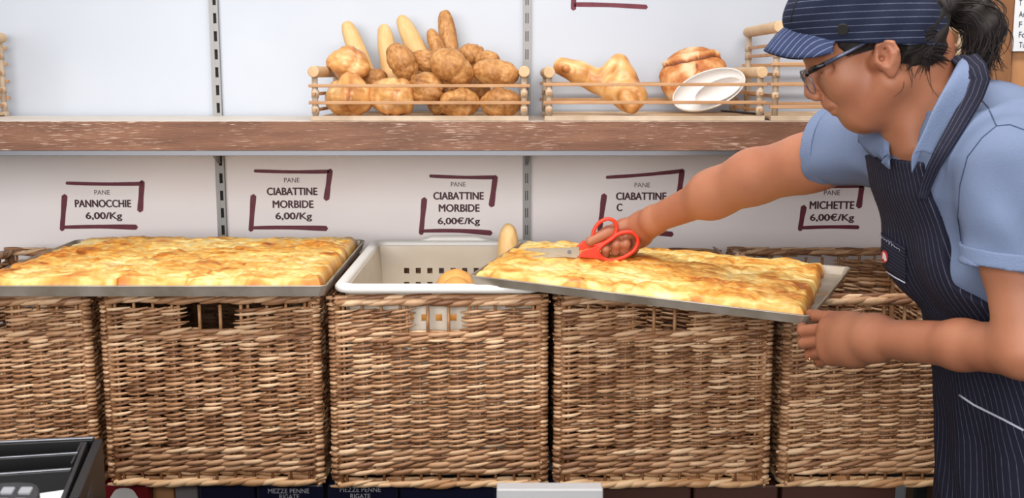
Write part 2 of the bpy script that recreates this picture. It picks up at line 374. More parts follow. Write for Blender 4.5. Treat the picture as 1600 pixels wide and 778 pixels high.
bevel(MB().box((-1.75, SY+.002, ZB-.012), (XCAB-.003, SY+.03, ZB)).box((-1.75, SY+.012, ZB-.004), (XCAB-.003, WY-.014, ZB+.001)).build('metal_edge', M['steel_strip'], sh), .001)

# ------------------------------------------------------------------ printed signs
def text(body, px, py, hpx, wpx, Y, material, parent, name='lettering', bold=.0, rot=0):
    cu = bpy.data.curves.new('tmp', 'FONT'); cu.body = body; cu.align_x = 'CENTER'; cu.align_y = 'CENTER'; cu.size = 1; cu.extrude = .004; cu.offset = 0
    o = bpy.data.objects.new('tmp', cu); COL.objects.link(o); dg = bpy.context.evaluated_depsgraph_get()
    me = bpy.data.meshes.new_from_object(o.evaluated_get(dg)); bpy.data.objects.remove(o)
    V = np.array([v.co for v in me.vertices]); F = [tuple(p.vertices) for p in me.polygons]
    lo, hi = V.min(0), V.max(0); c = P(px, py, Y); s = (P(px, py-10, Y).z-P(px, py+10, Y).z)/20; sx = (P(px+10, py, Y).x-P(px-10, py, Y).x)/20
    x = (V[:, 0]-(lo[0]+hi[0])/2)*(wpx*sx/(hi[0]-lo[0])); z = (V[:, 1]-(lo[1]+hi[1])/2)*(hpx*s/(hi[1]-lo[1]))
    cr, sr = math.cos(rot), math.sin(rot)
    W = np.stack([c.x+x*cr-z*sr, Y+np.where(V[:, 2] > 0, -.0004, .0), c.z+x*sr+z*cr], -1)
    if bold:
        n = len(W); WW = []; FF = []
        for q, (ax, az) in enumerate(((-1, 0), (1, 0), (0, .7), (0, -.7))):
            WW.append(W+np.array([ax*.62/622, -.00002*q, az*.5/622])); FF += [tuple(i+q*n for i in f) for f in F]
        W = np.concatenate(WW); F = FF
    return raw(name, W, F, material, parent, smooth=False)
def stroke(mb, x0, y0, w0, x1, y1, w1, Y, bend=0):
    d = Vector((x1-x0, y1-y0)); L = d.length; d /= L; n = Vector((-d.y, d.x)); top = []; bot = []; N = 12
    for i in range(N+1):
        t = i/N; c = Vector((x0, y0))+d*L*t+n*bend*math.sin(math.pi*t); w = (w0+(w1-w0)*t)/2*(1+.06*math.sin(9*t))
        top.append(c+n*w); bot.append(c-n*w)
    cap = [Vector((x1, y1))+d*(w1*.35)]; cap0 = [Vector((x0, y0))-d*(w0*.35)]
    poly = top+cap+bot[::-1]+cap0
    mb.prism([P(p.x, p.y, Y) for p in poly], (0, -.0004, 0))
def sign(strokes, lines, label):
    Y = WY-.0002; c = P(strokes[0][0]+50, strokes[0][1]+30, Y)
    t = thing('price_sign', (c.x, Y, c.z), label, 'price sign', 'printed bread price signs')
    mb = MB()
    for s in strokes: stroke(mb, *s[:6], Y, s[6] if len(s) > 6 else 0)
    mb.build('frame_strokes', M['maroon'], t)
    for b, px, py, h, w in lines: text(b, px, py, h, w, Y, M['print'], t, 'lettering', bold=.012 if h > 9 else 0)
sign([(104,286,5,222,287,6,1),(222,284,8,219,329,9),(101,306,9,97,359,7),(99,355,5,213,355,8,-1)],
     [('PANE',159.5,300.5,7,24),('PANNOCCHIE',161,318,11.5,87),('6,00/Kg',162.5,338.5,13.5,56)], 'maroon framed wall print reading PANE PANNOCCHIE 6,00/Kg')
sign([(398,267,5,517,268,6,1),(516,266,8,510,311,9),(396,306,9,392,360,7),(393,356,5,510,357,8,-1)],
     [('PANE',456,281.5,7.5,24),('CIABATTINE',456.5,299,11.5,78),('MORBIDE',458,319,11.5,63),('6,00/Kg',459,339,13.5,56)], 'maroon framed wall print reading CIABATTINE MORBIDE 6,00/Kg without euro sign')
sign([(672,275,5,775,277,6,1),(774,276,8,768,321,9),(663,311,9,658,365,7),(660,361,5,767,364,8,-2)],
     [('PANE',716,288,7,23),('CIABATTINE',716.5,306,11.5,78),('MORBIDE',717.5,325,11.5,63),('6,00€/Kg',717,346.5,13.5,65)], 'maroon framed wall print reading CIABATTINE MORBIDE 6,00€/Kg above the plastic crate')
sign([(948,277,5,1066,267,6,1),(1066,266,8,1060,312,9),(944,305,9,937,360,7),(940,359,5,1050,366,8,-1)],
     [('PANE',1003.5,289,7,24),('CIABATTINE',1002,306.5,11.5,78),('C',968,324,11.5,8),('6,00€/Kg',1004,346,13.5,65)], 'maroon framed wall print half hidden behind the outstretched arm')
sign([(1258,291,5,1348,290,6,1),(1347,289,8,1342,323,9),(1256,323,9,1250,359,7),(1252,356,5,1341,355,6,-1)],
     [('PANE',1300,301,7.5,25),('MICHETTE',1300,320.5,12,69),('6,00€/Kg',1300,341,14,68)], 'maroon framed wall print reading PANE MICHETTE beside the blue shirt')
sign([(892,-70,5,1010,-69,6,1),(1010,-70,8,1005,-26,9),(897,-40,8,896,14,8),(897,7,7,1010,11,7,-1)], [], 'maroon bracket of a wall print cut off above the shelf')

# ------------------------------------------------------------------ wicker baskets
BW, BD, BH = .422, .60, .386
def strands(path_o, path_s, path_n, S, Z, N, half, amp, slant, rad, L=None, jit=.0009, nseg=7, nr=6):
    """batch of bowed strands on a straight wall: origin o, along s, outward n"""
    S = np.asarray(S, float); Z = np.asarray(Z, float); K = len(S)
    if L is not None: S = np.clip(S, half-.003, L-half+.003)
    t = np.linspace(-1, 1, nseg); A = 2*math.pi*np.arange(nr)/nr
    jz = RNG.normal(0, jit, K); ja = 1+RNG.normal(0, .12, K); js = RNG.normal(0, .0016, K); sl = slant*(1+RNG.normal(0, .35, K))
    s = S[:, None]+js[:, None]+t*half; n = N[:, None]+amp*ja[:, None]*(np.cos(t*math.pi*.5)**.8 if amp else 0)[None]*np.sign(1)
    z = Z[:, None]+jz[:, None]+sl[:, None]*t
    r = rad*(1+RNG.normal(0, .14, K))[:, None]*(1-.62*np.abs(t)**1.8)[None]
    s3 = np.repeat(s[:, :, None], nr, 2); n3 = n[:, :, None]+r[:, :, None]*np.cos(A)*.85; z3 = z[:, :, None]+r[:, :, None]*np.sin(A)
    o, u, w = map(np.array, (path_o, path_s, path_n))
    V = o+s3[..., None]*u+n3[..., None]*w+z3[..., None]*np.array([0, 0, 1.])
    V = V.reshape(-1, 3)
    i, k = np.meshgrid(np.arange(nseg-1), np.arange(nr), indexing='ij'); i = i.ravel(); k = k.ravel(); k2 = (k+1) % nr
    q = np.stack([i*nr+k, i*nr+k2, (i+1)*nr+k2, (i+1)*nr+k], -1)
    F = (q[None]+(np.arange(K)*nseg*nr)[:, None, None]).reshape(-1, 4)
    if np.linalg.det(np.stack([u, w, [0, 0, 1.]])) > 0: F = F[:, ::-1]
    return V, F
class Bag:
    def __init__(s): s.V = []; s.F = []; s.n = 0
    def put(s, VF): s.V.append(VF[0]); s.F.append(VF[1]+s.n); s.n += len(VF[0])
    def build(s, name, m, parent): return raw(name, np.concatenate(s.V), np.concatenate(s.F), m, parent)
def make_basket(label):
    t = thing('wicker_basket', (0, 0, 0), label, 'basket', 'square wicker baskets under the shelf')
    walls = [((-BW/2, 0, 0), (1, 0, 0), (0, -1, 0), BW, 11, True), ((BW/2, 0, 0), (0, 1, 0), (1, 0, 0), BD, 15, False),
             ((BW/2, BD, 0), (-1, 0, 0), (0, 1, 0), BW, 11, True), ((-BW/2, BD, 0), (0, -1, 0), (-1, 0, 0), BD, 15, False)]
    w = Bag(); wl = Bag(); wm = Bag(); rim = Bag(); base = Bag(); sk = MB()
    hz0, hz1, hw = .313, .352, .060
    for o, u, n, L, ns, slot in walls:
        p = (L-.02)/ns; st = .01+(np.arange(ns)+.5)*p
        for a in st:      # upright stakes
            if slot and abs(a-L/2) < hw-.002:
                P0 = Vector(o)+Vector(u)*a-Vector(n)*.012; sk.tube([P0+Vector((0, 0, .004)), P0+Vector((0, 0, hz0-.004))], .0032, 6); continue
            P0 = Vector(o)+Vector(u)*a-Vector(n)*.012
            sk.tube([P0+Vector((0, 0, .004)), P0+Vector((0, 0, BH-.01))], .0032, 6)
        def rows(z0, z1, pitch, half, amp, sl, rad, bag, gap=False):
            zz = np.arange(z0, z1, pitch)
            for side in (1, -1):
                S, Z = [], []
                for k, z in enumerate(zz):
                    for a in st:
                        off = 0 if side > 0 else p/2
                        if gap and abs(a+off-L/2) < hw+p*.2 and hz0-.002 < z < hz1+.004: continue
                        if a+off > L-.012: continue
                        S.append(a+off); Z.append(z+(0 if side > 0 else -.0012))
                if S: bag.put(strands(o, u, n, S, Z, np.full(len(S), -.0135 if side > 0 else -.0105), half, amp*side, sl, rad, L))
        rows(.088, .300, .0100, p*.72, .0115, .0026, .0036, w)
        rows(.036, .086, .0128, p*.95, .0085, .0052, .0052, wl)
        rows(.301, .316, .0105, p*.95, .0095, .0045, .0050, wm)
        rows(.322, .362, .0082, p*.76, .0095, .0030, .0034, w, slot)
        # handle hole edging
        if slot:
            for a in (L/2-hw, L/2-hw/3, L/2+hw/3, L/2+hw):
                P0 = Vector(o)+Vector(u)*a-Vector(n)*.010
                sk.tube([P0+Vector((0, 0, hz0-.01)), P0+Vector((0, 0, hz1+.012))], .0036, 6)
        # border on top and foot braid
        for bag, zc, am in ((rim, BH-.012, .008), (base, .009, .0065)):
            K = int(L/.030); S = (np.arange(K)+.5)*L/K
            bag.put(strands(o, u, n, S, np.full(K, zc), np.full(K, -.010), .036, am, .0052, .0062, L, nr=8))
            bag.put(strands(o, u, n, S+.01, np.full(K, zc+.004), np.full(K, -.012), .036, -am, -.0045, .0060, L, nr=8))
        K = int(L/.034); S = (np.arange(K)+.5)*L/K
        rim.put(strands(o, u, n, S, np.full(K, BH-.004), np.full(K, -.012), .040, .003, .004, .0055, L, nr=8))
    # corners: thick post wrapped by every row
    for sx in (-1, 1):
        for y in (0, BD):
            cx = sx*(BW/2-.014); cy = .014 if y == 0 else BD-.014; sy = -1 if y == 0 else 1
            MB().tube([(cx, cy, .006), (cx, cy, BH-.012)], .0095, 10).build('corner_post', M['wicker_stake'], t, smooth=True)
            z = .022
            while z < BH-.012:
                r0 = .0036 if z > .088 else .0048; pts = []
                a0 = math.atan2(sy, 0); 
                for k in range(6):
                    a = k/5*math.pi*.66-.13*math.pi+.0; ang = a if (sx > 0 and sy > 0) else 0
                    ca, sa = math.cos(a), math.sin(a)
                    pts.append(Vector((cx+sx*(.0125*ca), cy+sy*(.0125*sa), z+random.uniform(-.0006, .0006)+k*.0004)))
                wl_mb = MB().tube(pts, [r0*.12, r0, r0*1.05, r0*1.05, r0, r0*.12], 6)
                w.put((np.array([tuple(v) for v in wl_mb.v]), np.array([f for f in wl_mb.f if len(f) == 4])))
                z += .0086 if z > .088 else .0118
    # woven bottom
    for i in range(22):
        y = .02+i*(BD-.04)/21
        K = 10; S = (np.arange(K)+.5)*(BW-.02)/K+.01
        base.put(strands((-BW/2, y, .026), (1, 0, 0), (0, 1, 0), S, np.full(K, 0.), np.zeros(K), .026, .006, .002, .0055))
    w.build('woven_wall', M['wicker'], t); wl.build('waled_band', M['wicker'], t); wm.build('waled_band', M['wicker'], t)
    rim.build('plaited_rim', M['wicker'], t); base.build('plaited_foot', M['wicker_pale'], t)
    sk.build('stakes', M['wicker_stake'], t, smooth=True)
    return t
def copy_tree(o, label, parent=None):
    c = o.copy(); COL.objects.link(c)
    if parent is not None: c.parent = parent
    if label: c['label'] = label
    for ch in [x for x in scene.objects if x.parent == o]: copy_tree(ch, None, c)
    return c
bk = [(-1.021, 'square wicker basket at the far left, behind the black tray'), (-.581, 'square wicker basket under the left focaccia tray, dark open handle hole'),
      (-.142, 'square wicker basket holding the cream plastic crate'), (.293, 'square wicker basket under the right focaccia tray, between crate and last basket'), (.735, 'rightmost wicker basket, partly hidden behind the person in the apron')]
ZBASK = .748
proto = None
for i, (x, lab) in enumerate(bk):
    o = make_basket(lab) if proto is None else copy_tree(proto, lab)
    if proto is None: proto = o
bs = [o for o in scene.objects if o.get('category') == 'basket']
for o, (x, lab), fl, dz in zip(bs, bk, (0, 1, 0, 1, 0), (.0, .003, -.001, .0, .001)):
    o.location = (x, 2.1+(BD if fl else 0), ZBASK+dz); o.rotation_euler = (0, 0, math.pi if fl else 0)
# rack carrying them
rk = thing('steel_rack', (-.1, 2.4, .70), 'dark steel rack bars carrying the wicker baskets', 'rack')
for y in (2.20, 2.42, 2.62):
    bevel(MB().box((-1.5, y-.012, .722), (XCAB-.005, y+.012, .7465)).build('rack_bar', M['black_edge'], rk), .002)
for x in (-1.49, XCAB-.04):
    for y in (2.20, 2.62): MB().box((x, y-.012, 0), (x+.024, y+.012, .722)).build('rack_leg', M['black_edge'], rk)

# ------------------------------------------------------------------ cream plastic crate in the third basket
cr = thing('bread_crate', (-.142, 2.4, 1.0), 'cream plastic crate with square holes set inside a wicker basket', 'crate')
CX0, CX1, CY0, CY1, CZ0, CZ1 = -.322, .038, 2.128, 2.668, .80, 1.145
def perf_wall(o, u, n, L, th, topw, name, tilt):
    """grid wall: o origin at bottom, u along, n inward"""
    o = Vector(o); u = Vector(u); n = Vector(n); H = CZ1-CZ0; mb = MB()
    nh = int((L-.10)/.028); hw_, hh = .0125, .0135
    zr = [H-.060, H-.094, H-.128, H-.162, H-.196, H-.23]; zr = [z for z in zr if z > .04]
    def blk(s0, s1, z0, z1):
        def q(s, z, d): return o+u*s+n*(d+tilt*(H-z)/H)+Vector((0, 0, z))
        v = [q(s0, z0, 0), q(s1, z0, 0), q(s1, z0, th), q(s0, z0, th), q(s0, z1, 0), q(s1, z1, 0), q(s1, z1, th), q(s0, z1, th)]
        mb.add(v, [(0,3,2,1),(4,5,6,7),(0,1,5,4),(1,2,6,5),(2,3,7,6),(3,0,4,7)])
    zprev = H
    s_first = (L-nh*.028)/2
    for z in zr:
        blk(0, L, z+hh/2, zprev)
        s = 0
        for k in range(nh):
            h0 = s_first+k*.028+.014-hw_/2; blk(s, h0, z-hh/2, z+hh/2); s = h0+hw_
        blk(s, L, z-hh/2, z+hh/2); zprev = z-hh/2
    blk(0, L, 0, zprev)
    mb.build(name, M['crate_plastic'], cr)
perf_wall((CX0, CY0, CZ0), (1, 0, 0), (0, 1, 0), CX1-CX0, .004, 0, 'front_panel', .02)
perf_wall((CX1, CY1, CZ0), (-1, 0, 0), (0, -1, 0), CX1-CX0, .004, 0, 'rear_panel', .02)
for x, sx in ((CX0, 1), (CX1, -1)):
    sd = MB(); sd.add([(x, CY0, CZ1), (x, CY1, CZ1), (x+sx*.025, CY1-.02, CZ0), (x+sx*.025, CY0+.02, CZ0), (x+sx*.004, CY0, CZ1), (x+sx*.004, CY1, CZ1), (x+sx*.029, CY1-.02, CZ0), (x+sx*.029, CY0+.02, CZ0)],
           [(0,1,2,3),(7,6,5,4),(0,4,5,1),(2,6,7,3),(1,5,6,2),(3,7,4,0)])
    sd.build('side_panel', M['crate_plastic'], cr)
MB().box((CX0+.02, CY0+.015, CZ0-.004), (CX1-.02, CY1-.015, CZ0+.002)).build('crate_floor', M['crate_plastic'], cr)
def rrect(x0, y0, x1, y1, r, z, bump=None, n=6):
    pts = []
    for cx, cy, a0 in ((x1-r, y1-r, 0), (x0+r, y1-r, 90), (x0+r, y0+r, 180), (x1-r, y0+r, 270)):
        for k in range(n+1):
            a = R(a0+90*k/n); pts.append(Vector((cx+r*math.cos(a), cy+r*math.sin(a), z)))
        if bump and a0 == 0:
            for f in (.28, .36, .42, .58, .64, .72):
                x = x1+(x0-x1)*f; pts.append(Vector((x, y1, z+(bump if .33 < f < .67 else 0))))
    return pts
rm = MB(); rm.loop(rrect(CX0-.012, CY0-.030, CX1+.016, CY1+.022, .03, CZ1+.003, .010), .0085, 10)
rm.loop(rrect(CX0-.006, CY0-.014, CX1+.010, CY1+.012, .03, CZ1+.002), .0085, 10)
rm.build('rounded_rim', M['crate_rim'], cr, smooth=True)

# ------------------------------------------------------------------ baking trays with focaccia
def bil(c, u, v):
    a, b, cc, d = c; return a*(1-u)*(1-v)+b*u*(1-v)+cc*u*v+d*(1-u)*v
def tray(corners, label, lip=.016):
    c = [Vector(q) for q in corners]; o = (c[0]+c[2])/2; t = thing('baking_tray', o, label, 'baking tray', 'steel baking trays of focaccia')
    up = (c[1]-c[0]).cross(c[3]-c[0]).normalized()
    ins = .010
    def ring(e, h, r=.009, n=5):
        pts = []
        L = [(c[1]-c[0]).normalized(), (c[2]-c[1]).normalized(), (c[3]-c[2]).normalized(), (c[0]-c[3]).normalized()]
        for i in range(4):
            p = c[i]; din = -L[i-1]; dout = L[i]; q = p+(din+dout)*e; 
            for k in range(n+1):
                f = k/n; a = q+din*r*(1-f)+dout*r*f; b = q+(din+dout)*(r*.29)
                w = math.sin(math.pi*f); pts.append(a*(1-w*.55)+b*w*.55+up*h)
        return pts
    th = .0012
    rings = [ring(.0, 0), ring(-.0015, .0012), ring(0, -lip*.5), ring(.007, -lip), ring(.009, -lip+th), ring(.0035, -lip*.5), ring(.002, 0)]
    rings = [ring(.0, -.0005), ring(.006, -lip), ring(.0075, -lip+th), ring(.0028, -.0005), ring(.0014, .0012)]
    V = [p for r in rings for p in r]; n = len(rings[0]); m = len(rings)
    F = [(i*n+k, ((i+1) % m)*n+k, ((i+1) % m)*n+(k+1) % n, i*n+(k+1) % n) for i in (0, 2, 3, 4) for k in range(n)]
    F += [tuple(range(n, 2*n))[::-1], tuple(range(2*n, 3*n))]
    raw('tray_pan', V, F, M['tray'], t, smooth=False)
    MB().loop(ring(.001, 0), .0018, 6).build('rolled_edge', M['tray'], t, smooth=True)
    return t, c, up
def focaccia(c, up, u0, u1, v0, v1, label, seed, top=.020, lip=.016, holes=None):
    nu, nv = 330, 250; V = np.zeros((nu*nv, 3)); bake = np.zeros(nu*nv)
    Lu = (c[1]-c[0]).length; Lv = (c[3]-c[0]).length; rnd = random.Random(seed)
    for j in range(nv):
        for i in range(nu):
            a = i/(nu-1); b = j/(nv-1)
            # irregular outline
            eu0 = noise.noise(Vector((b*9, seed, 1)))*.006; eu1 = noise.noise(Vector((b*9, seed, 4)))*.006; ev = noise.noise(Vector((a*9, seed, 7)))*.004
            u = u0(b)+eu0/Lu+(u1(b)-u0(b)+(eu1-eu0)/Lu)*a; v = v0+(v1-v0)*b+ev*(2*b-1)
            p = bil(c, u, v); X = a*Lu; Yy = b*Lv
            e = min(a*Lu*(u1(b)-u0(b)), (1-a)*Lu*(u1(b)-u0(b)), b*Lv*(v1-v0), (1-b)*Lv*(v1-v0))
            q = Vector((X*1.0, Yy, seed*3.1))
            wq = Vector((noise.noise(q*14), noise.noise(q*14+Vector((5, 5, 5))), 0))*.018
            q2 = q+wq; q2 = Vector((q2.x*.8, q2.y*1.1, q2.z))
            n1 = noise.noise(q2*19); n2 = noise.noise(q2*44+Vector((9, 0, 0))); n3 = noise.noise(q*110); n0 = noise.noise(q*6)
            vor = noise.voronoi(q2*27)[0]; blister = math.sqrt(max(0, 1-(vor[0]*1.35)**2)); vor2 = noise.voronoi(q2*60+Vector((3, 1, 0)))[0]; bl2 = max(0, 1-vor2[0]*1.3)
            h = top+.0035*n1+.0026*(1-abs(n2)*2.4)+.0006*n3+.0030*n0+.0062*blister+.0026*bl2**.6
            rise = min(1, max(0, e)/.055); dome = 1-(1-rise)**2
            edge = min(1, max(0, e)/.010); eh = math.sqrt(max(0, 1-(1-edge)**2))
            hh = h*(.35+.65*dome)+.0025*math.exp(-((e-.013)/.007)**2)*(1+2*n1)
            if holes: hh -= holes(u, v)
            V[j*nu+i] = p+up*(-lip+.0015+(lip-.0035+hh)*eh)
            k = j*nu+i
            bake[k] = .04+.42*math.exp(-((vor[0]-.70)/.05)**2)*(.5+n1)+.85*(.55*max(0, blister-.30)+.40*max(0, bl2-.35)+.60*max(0, n1)+.45*max(0, n2)+.42*n0+.10*max(0, 1-e/.010)*(n0+.6)+.12*max(0, 1-e/.04)*(n1+.3)+.15*n3)
    i, j = np.meshgrid(np.arange(nu-1), np.arange(nv-1)); i = i.ravel(); j = j.ravel()
    F = np.stack([j*nu+i, j*nu+i+1, (j+1)*nu+i+1, (j+1)*nu+i], -1)
    o = raw('focaccia', V, F, M['foc'], None, True, origin=tuple(bil(c, .5, .5)), attr={'bake': bake})
    s = o.modifiers.new('solid', 'SOLIDIFY'); s.thickness = .004; s.offset = -1
    return tag(o, label, 'focaccia', 'slabs of baked focaccia')
t1, c1, up1 = tray([(-1.035, 2.055, 1.161), (-.348, 2.055, 1.161), (-.352, 2.655, 1.160), (-1.045, 2.655, 1.160)], lip=.020, label='level steel baking tray resting on the two left baskets')
focaccia(c1, up1, lambda b: .030+.025*b, lambda b: .984-.004*b, .025, .965, 'whole golden focaccia slab filling the left tray', 1, top=.011, lip=.020)
t2, c2, up2 = tray([P(733, 431, 2.105), P(1266, 495, 1.90), P(1330, 418, 2.27), P(815, 379, 2.53)], 'tilted steel baking tray held at its corner by the person in the apron')
def cutline(u, v):
    d = abs(v-.80)*.45
    return .014*math.exp(-(d/.004)**2) if u < .17 else 0
focaccia(c2, up2, lambda b: .012, lambda b: .985-.055*b, .02, .975, 'golden focaccia slab being cut with scissors on the tilted tray', 2, top=.012, holes=cutline)

# ------------------------------------------------------------------ stick-built wooden bread trays on the shelf
def rod(mb, a, b, r, n=12): mb.tube([a, b], r, n)
def wood_crate(pl, pr, Yf, Yb, zlow, fl, sl, logy, label, back=True):
    z = lambda y: P(800, y, Yf).z
    xl, xr = P(pl, 150, Yf).x, P(pr, 150, Yf).x
    t = thing('stick_bread_tray', ((xl+xr)/2, (Yf+Yb)/2, ZS), label, 'wooden bread tray', 'pine stick trays on the shelf')
    zt = z(logy); 
    bevel(MB().box((xl-.010, Yf-.006, ZS+.0006), (xr+.010, Yf+.012, ZS+.0115)).build('base_board', M['pine_grey'], t), .0015)
    bevel(MB().box((xl-.008, Yb-.012, ZS+.0006), (xr+.008, Yb+.004, ZS+.0115)).build('base_board', M['pine_grey'], t), .0015)
    bevel(MB().box((xl-.004, Yf+.0125, ZS+.003), (xr+.004, Yb-.0125, ZS+.0085)).build('tray_floor', M['pine'], t), .001)
    for x in (xl, xr):
        for y in (Yf+.004, Yb-.004):
            m = MB(); m.tube([(x, y, ZS+.0115), (x, y, zt-.009)], .0066, 14); m.build('post', M['pine_grey'], t, smooth=True)
        lg = MB(); rl = .0125
        lg.tube([(x, Yf-.014, zt), (x, Yf-.0125, zt), (x, Yb+.008, zt)], [rl-.0012, rl, rl], 24); bevel(lg.build('round_rail', M['pine'], t, smooth=False), .001, 2)
        for i, p in enumerate(t.children): pass
        for y in sl:
            sm = MB(); sm.tube([(x, Yf-.014, z(y)), (x, Yb+.008, z(y))], .0050, 4, flat=1.0, up=(.7, 0, .7)); bevel(sm.build('side_slat', M['slat'], t), .001)
            for yy in (Yf+.004, Yb-.004):
                m = MB(); m.tube([(x, yy, z(y)-.008), (x, yy, z(y)+.008)], .0082, 14); m.build('spacer', M['pine_grey'], t, smooth=True)
    for y in fl:
        for yy in (Yf-.001, Yb+.001):
            m = MB(); m.box((xl-.013, yy-.0045, z(y)-.0035), (xr+.013, yy+.0045, z(y)+.0035)); bevel(m.build('long_slat', M['slat'], t), .0012)
    return t
for o in (wood_crate(492, 819, 2.462, 2.765, 0, (134, 160.5), (147, 172), 112, 'low stick-built pine tray heaped with brown rolls and pale loaves'),
          wood_crate(858, 1188, 2.462, 2.765, 0, (132, 160), (146, 172), 113, 'low stick-built pine tray holding the glossy knotted loaf and white scoops'),
          wood_crate(1212, 1498, 2.462, 2.765, 0, (100, 132, 167), (70, 85, 116, 150), 42, 'tall stick-built pine tray behind the peaked cap'),
          wood_crate(-420, -91, 2.462, 2.765, 0, (70, 98, 128, 157), (84, 113, 143, 170), 52, 'tall stick-built pine tray cut off at the left edge of the shelf')): pass

# ------------------------------------------------------------------ breads
def loaf(name, c, rad, ax, m, label, seed, cat='bread', group=None, lump=.10, fine=.02, pw=2.0, grooves=(), bend=0, nu=56, nv=36, parent=None):
    """c centre, rad radii along ax[0], ax[1], ax[2]"""
    a0 = Vector(ax[0]).normalized(); a1 = Vector(ax[1]); a1 = (a1-a0*a1.dot(a0)).normalized(); a2 = a0.cross(a1)
    c = Vector(c); V = []; bk_ = []; rm_ = min(rad)
    for j in range(nv+1):
        th = math.pi*j/nv
        for i in range(nu):
            ph = 2*math.pi*i/nu; ct, st = math.cos(th), math.sin(th)
            st2 = abs(st)**(2/pw); ct2 = math.copysign(abs(ct)**(2/pw if pw > 2 else 1), ct)
            d = Vector((ct2, st2*math.cos(ph), st2*math.sin(ph))); q = d*2+Vector((seed*3.7, seed*1.3, 0))
            n1 = noise.noise(q*.7); n2 = noise.noise(q*2.6); g = 0
            for (gx, gp, gw, gd) in grooves:   # groove across the loaf: wavy plane
                dd = d.x-gx-.35*math.sin(ph+gp)*.6+.12*n1
                g += gd*math.exp(-(dd/gw)**2)
            k = 1+lump*n1*1.6+fine*n2*2-g
            p = a0*(d.x*rad[0]*(1+lump*n1*.5))+a1*(d.y*rad[1]*k)+a2*(d.z*rad[2]*k)+a1*(bend*(d.x**2))
            V.append(c+p); bk_.append(.42+.30*n1+.25*n2+(.9*g if g > .02 else 0)-.25*max(0, d.dot(Vector((0,0,1)))) * 0)
    F = [(j*nu+i, j*nu+(i+1) % nu, (j+1)*nu+(i+1) % nu, (j+1)*nu+i) for j in range(nv) for i in range(nu)]
    V = np.array([tuple(v) for v in V]); F = np.array(F)
    # orientation
    q = F; vol = float(np.einsum('ij,ij->i', V[q[:, 0]]-V.mean(0), np.cross(V[q[:, 1]]-V.mean(0), V[q[:, 2]]-V.mean(0))).sum())
    if vol < 0: F = F[:, ::-1]
    o = raw(name, V, F, m, parent, True, origin=tuple(c), attr={'bake': bk_})
    if parent is None: tag(o, label, cat, group)
    return o
YR = 2.60
def roll(px, py, w, h, Y, ang, m, label, seed, name='bread_roll', grp='rolls and loaves in the left stick tray', lump=.17, gr=((.15, .7, .07, .10), (-.5, 2.2, .06, .06)), dep=None):
    s_ = 1750/(Y*1.0); r0, r1 = w/2/s_, h/2/s_
    a = R(ang); ax0 = Vector((math.cos(a), .12*((seed % 3)-1), math.sin(a))); ax1 = Vector((-math.sin(a), 0, math.cos(a)))
    return loaf(name, P(px, py, Y), (r0, r1, dep or min(r0, r1)*1.05), (ax0, ax1), m, label, seed, 'bread', grp, lump=lump, fine=.03, grooves=gr)
def stick(p0, y0, p1, y1, r, m, label, seed):
    a = P(*p0, y0); b = P(*p1, y1); d = b-a
    return loaf('long_loaf', (a+b)/2, (d.length/2, r, r*.9), (d, Vector((1, 0, 0))), m, label, seed, 'bread', 'rolls and loaves in the left stick tray', lump=.05, pw=2.9, fine=.008)
G0 = 'rolls and loaves in the left stick tray'
stick((540, 34), 2.745, (592, 168), 2.66, .0225, M['bread_pale'], 'pale long loaf standing leftmost against the panel', 3)
stick((599, 38), 2.742, (618, 165), 2.66, .0210, M['bread_pale'], 'pale long loaf standing second from the left', 5)
stick((625, 26), 2.748, (690, 150), 2.67, .0235, M['bread_pale'], 'pale long loaf standing third, leaning left beside the brown ones', 8)
stick((694, 16), 2.750, (712, 150), 2.70, .0215, M['bread_brown'], 'brown long loaf whose tip stands highest of all', 11)
stick((672, 46), 2.715, (712, 150), 2.64, .0190, M['bread_brown'], 'short brown loaf in front of the highest brown loaf', 13)
SH = ((.12, .9, .10, .12), (-.55, 2.6, .08, .07))
roll(545, 101, 70, 50, 2.60, -12, M['bread_shiny'], 'glossy knotted roll lying top left of the heap', 21, gr=SH)
roll(546, 150, 76, 64, 2.545, 4, M['bread_shiny'], 'glossy knotted roll bottom left behind the slats', 24, gr=SH, lump=.22)
roll(614, 152, 72, 60, 2.540, 0, M['bread_shiny'], 'glossy folded roll, second along the bottom', 27, gr=SH, lump=.22)
roll(583, 126, 46, 34, 2.64, 20, M['bread_brown'], 'small brown roll wedged between the two glossy left rolls', 28)
roll(629, 98, 66, 42, 2.60, -58, M['bread_brown'], 'seeded brown oval roll tilted in front of the pale loaves', 31, lump=.06)
roll(666, 96, 34, 46, 2.62, 70, M['bread_brown'], 'small dark brown roll between the oval and large rolls', 34)
roll(667, 138, 50, 58, 2.545, 75, M['bread_brown'], 'brown roll with shiny top, middle of the bottom row', 37)
roll(706, 105, 74, 52, 2.545, -32, M['bread_brown'], 'large cracked brown roll resting in the middle of the heap', 41, lump=.09)
roll(718, 161, 64, 46, 2.520, 0, M['bread_brown'], 'dark brown roll low behind the slats, right of centre', 44)
roll(737, 87, 42, 36, 2.66, -20, M['bread_brown'], 'small brown roll at the back near the top right', 47)
roll(762, 94, 40, 30, 2.63, 0, M['bread_brown'], 'small brown roll at the back directly over the big right roll', 51)
roll(774, 114, 74, 44, 2.555, -6, M['bread_brown'], 'big smooth brown roll on top at the right end', 54, lump=.07)
roll(782, 161, 66, 46, 2.520, 6, M['bread_brown'], 'dark brown roll bottom right behind the slats', 57)
roll(690, 160, 46, 42, 2.60, 0, M['bread_brown'], 'brown roll deep inside the bottom of the heap', 58)
roll(740, 140, 54, 44, 2.63, 0, M['bread_brown'], 'brown roll hidden deep behind the big right rolls', 59)

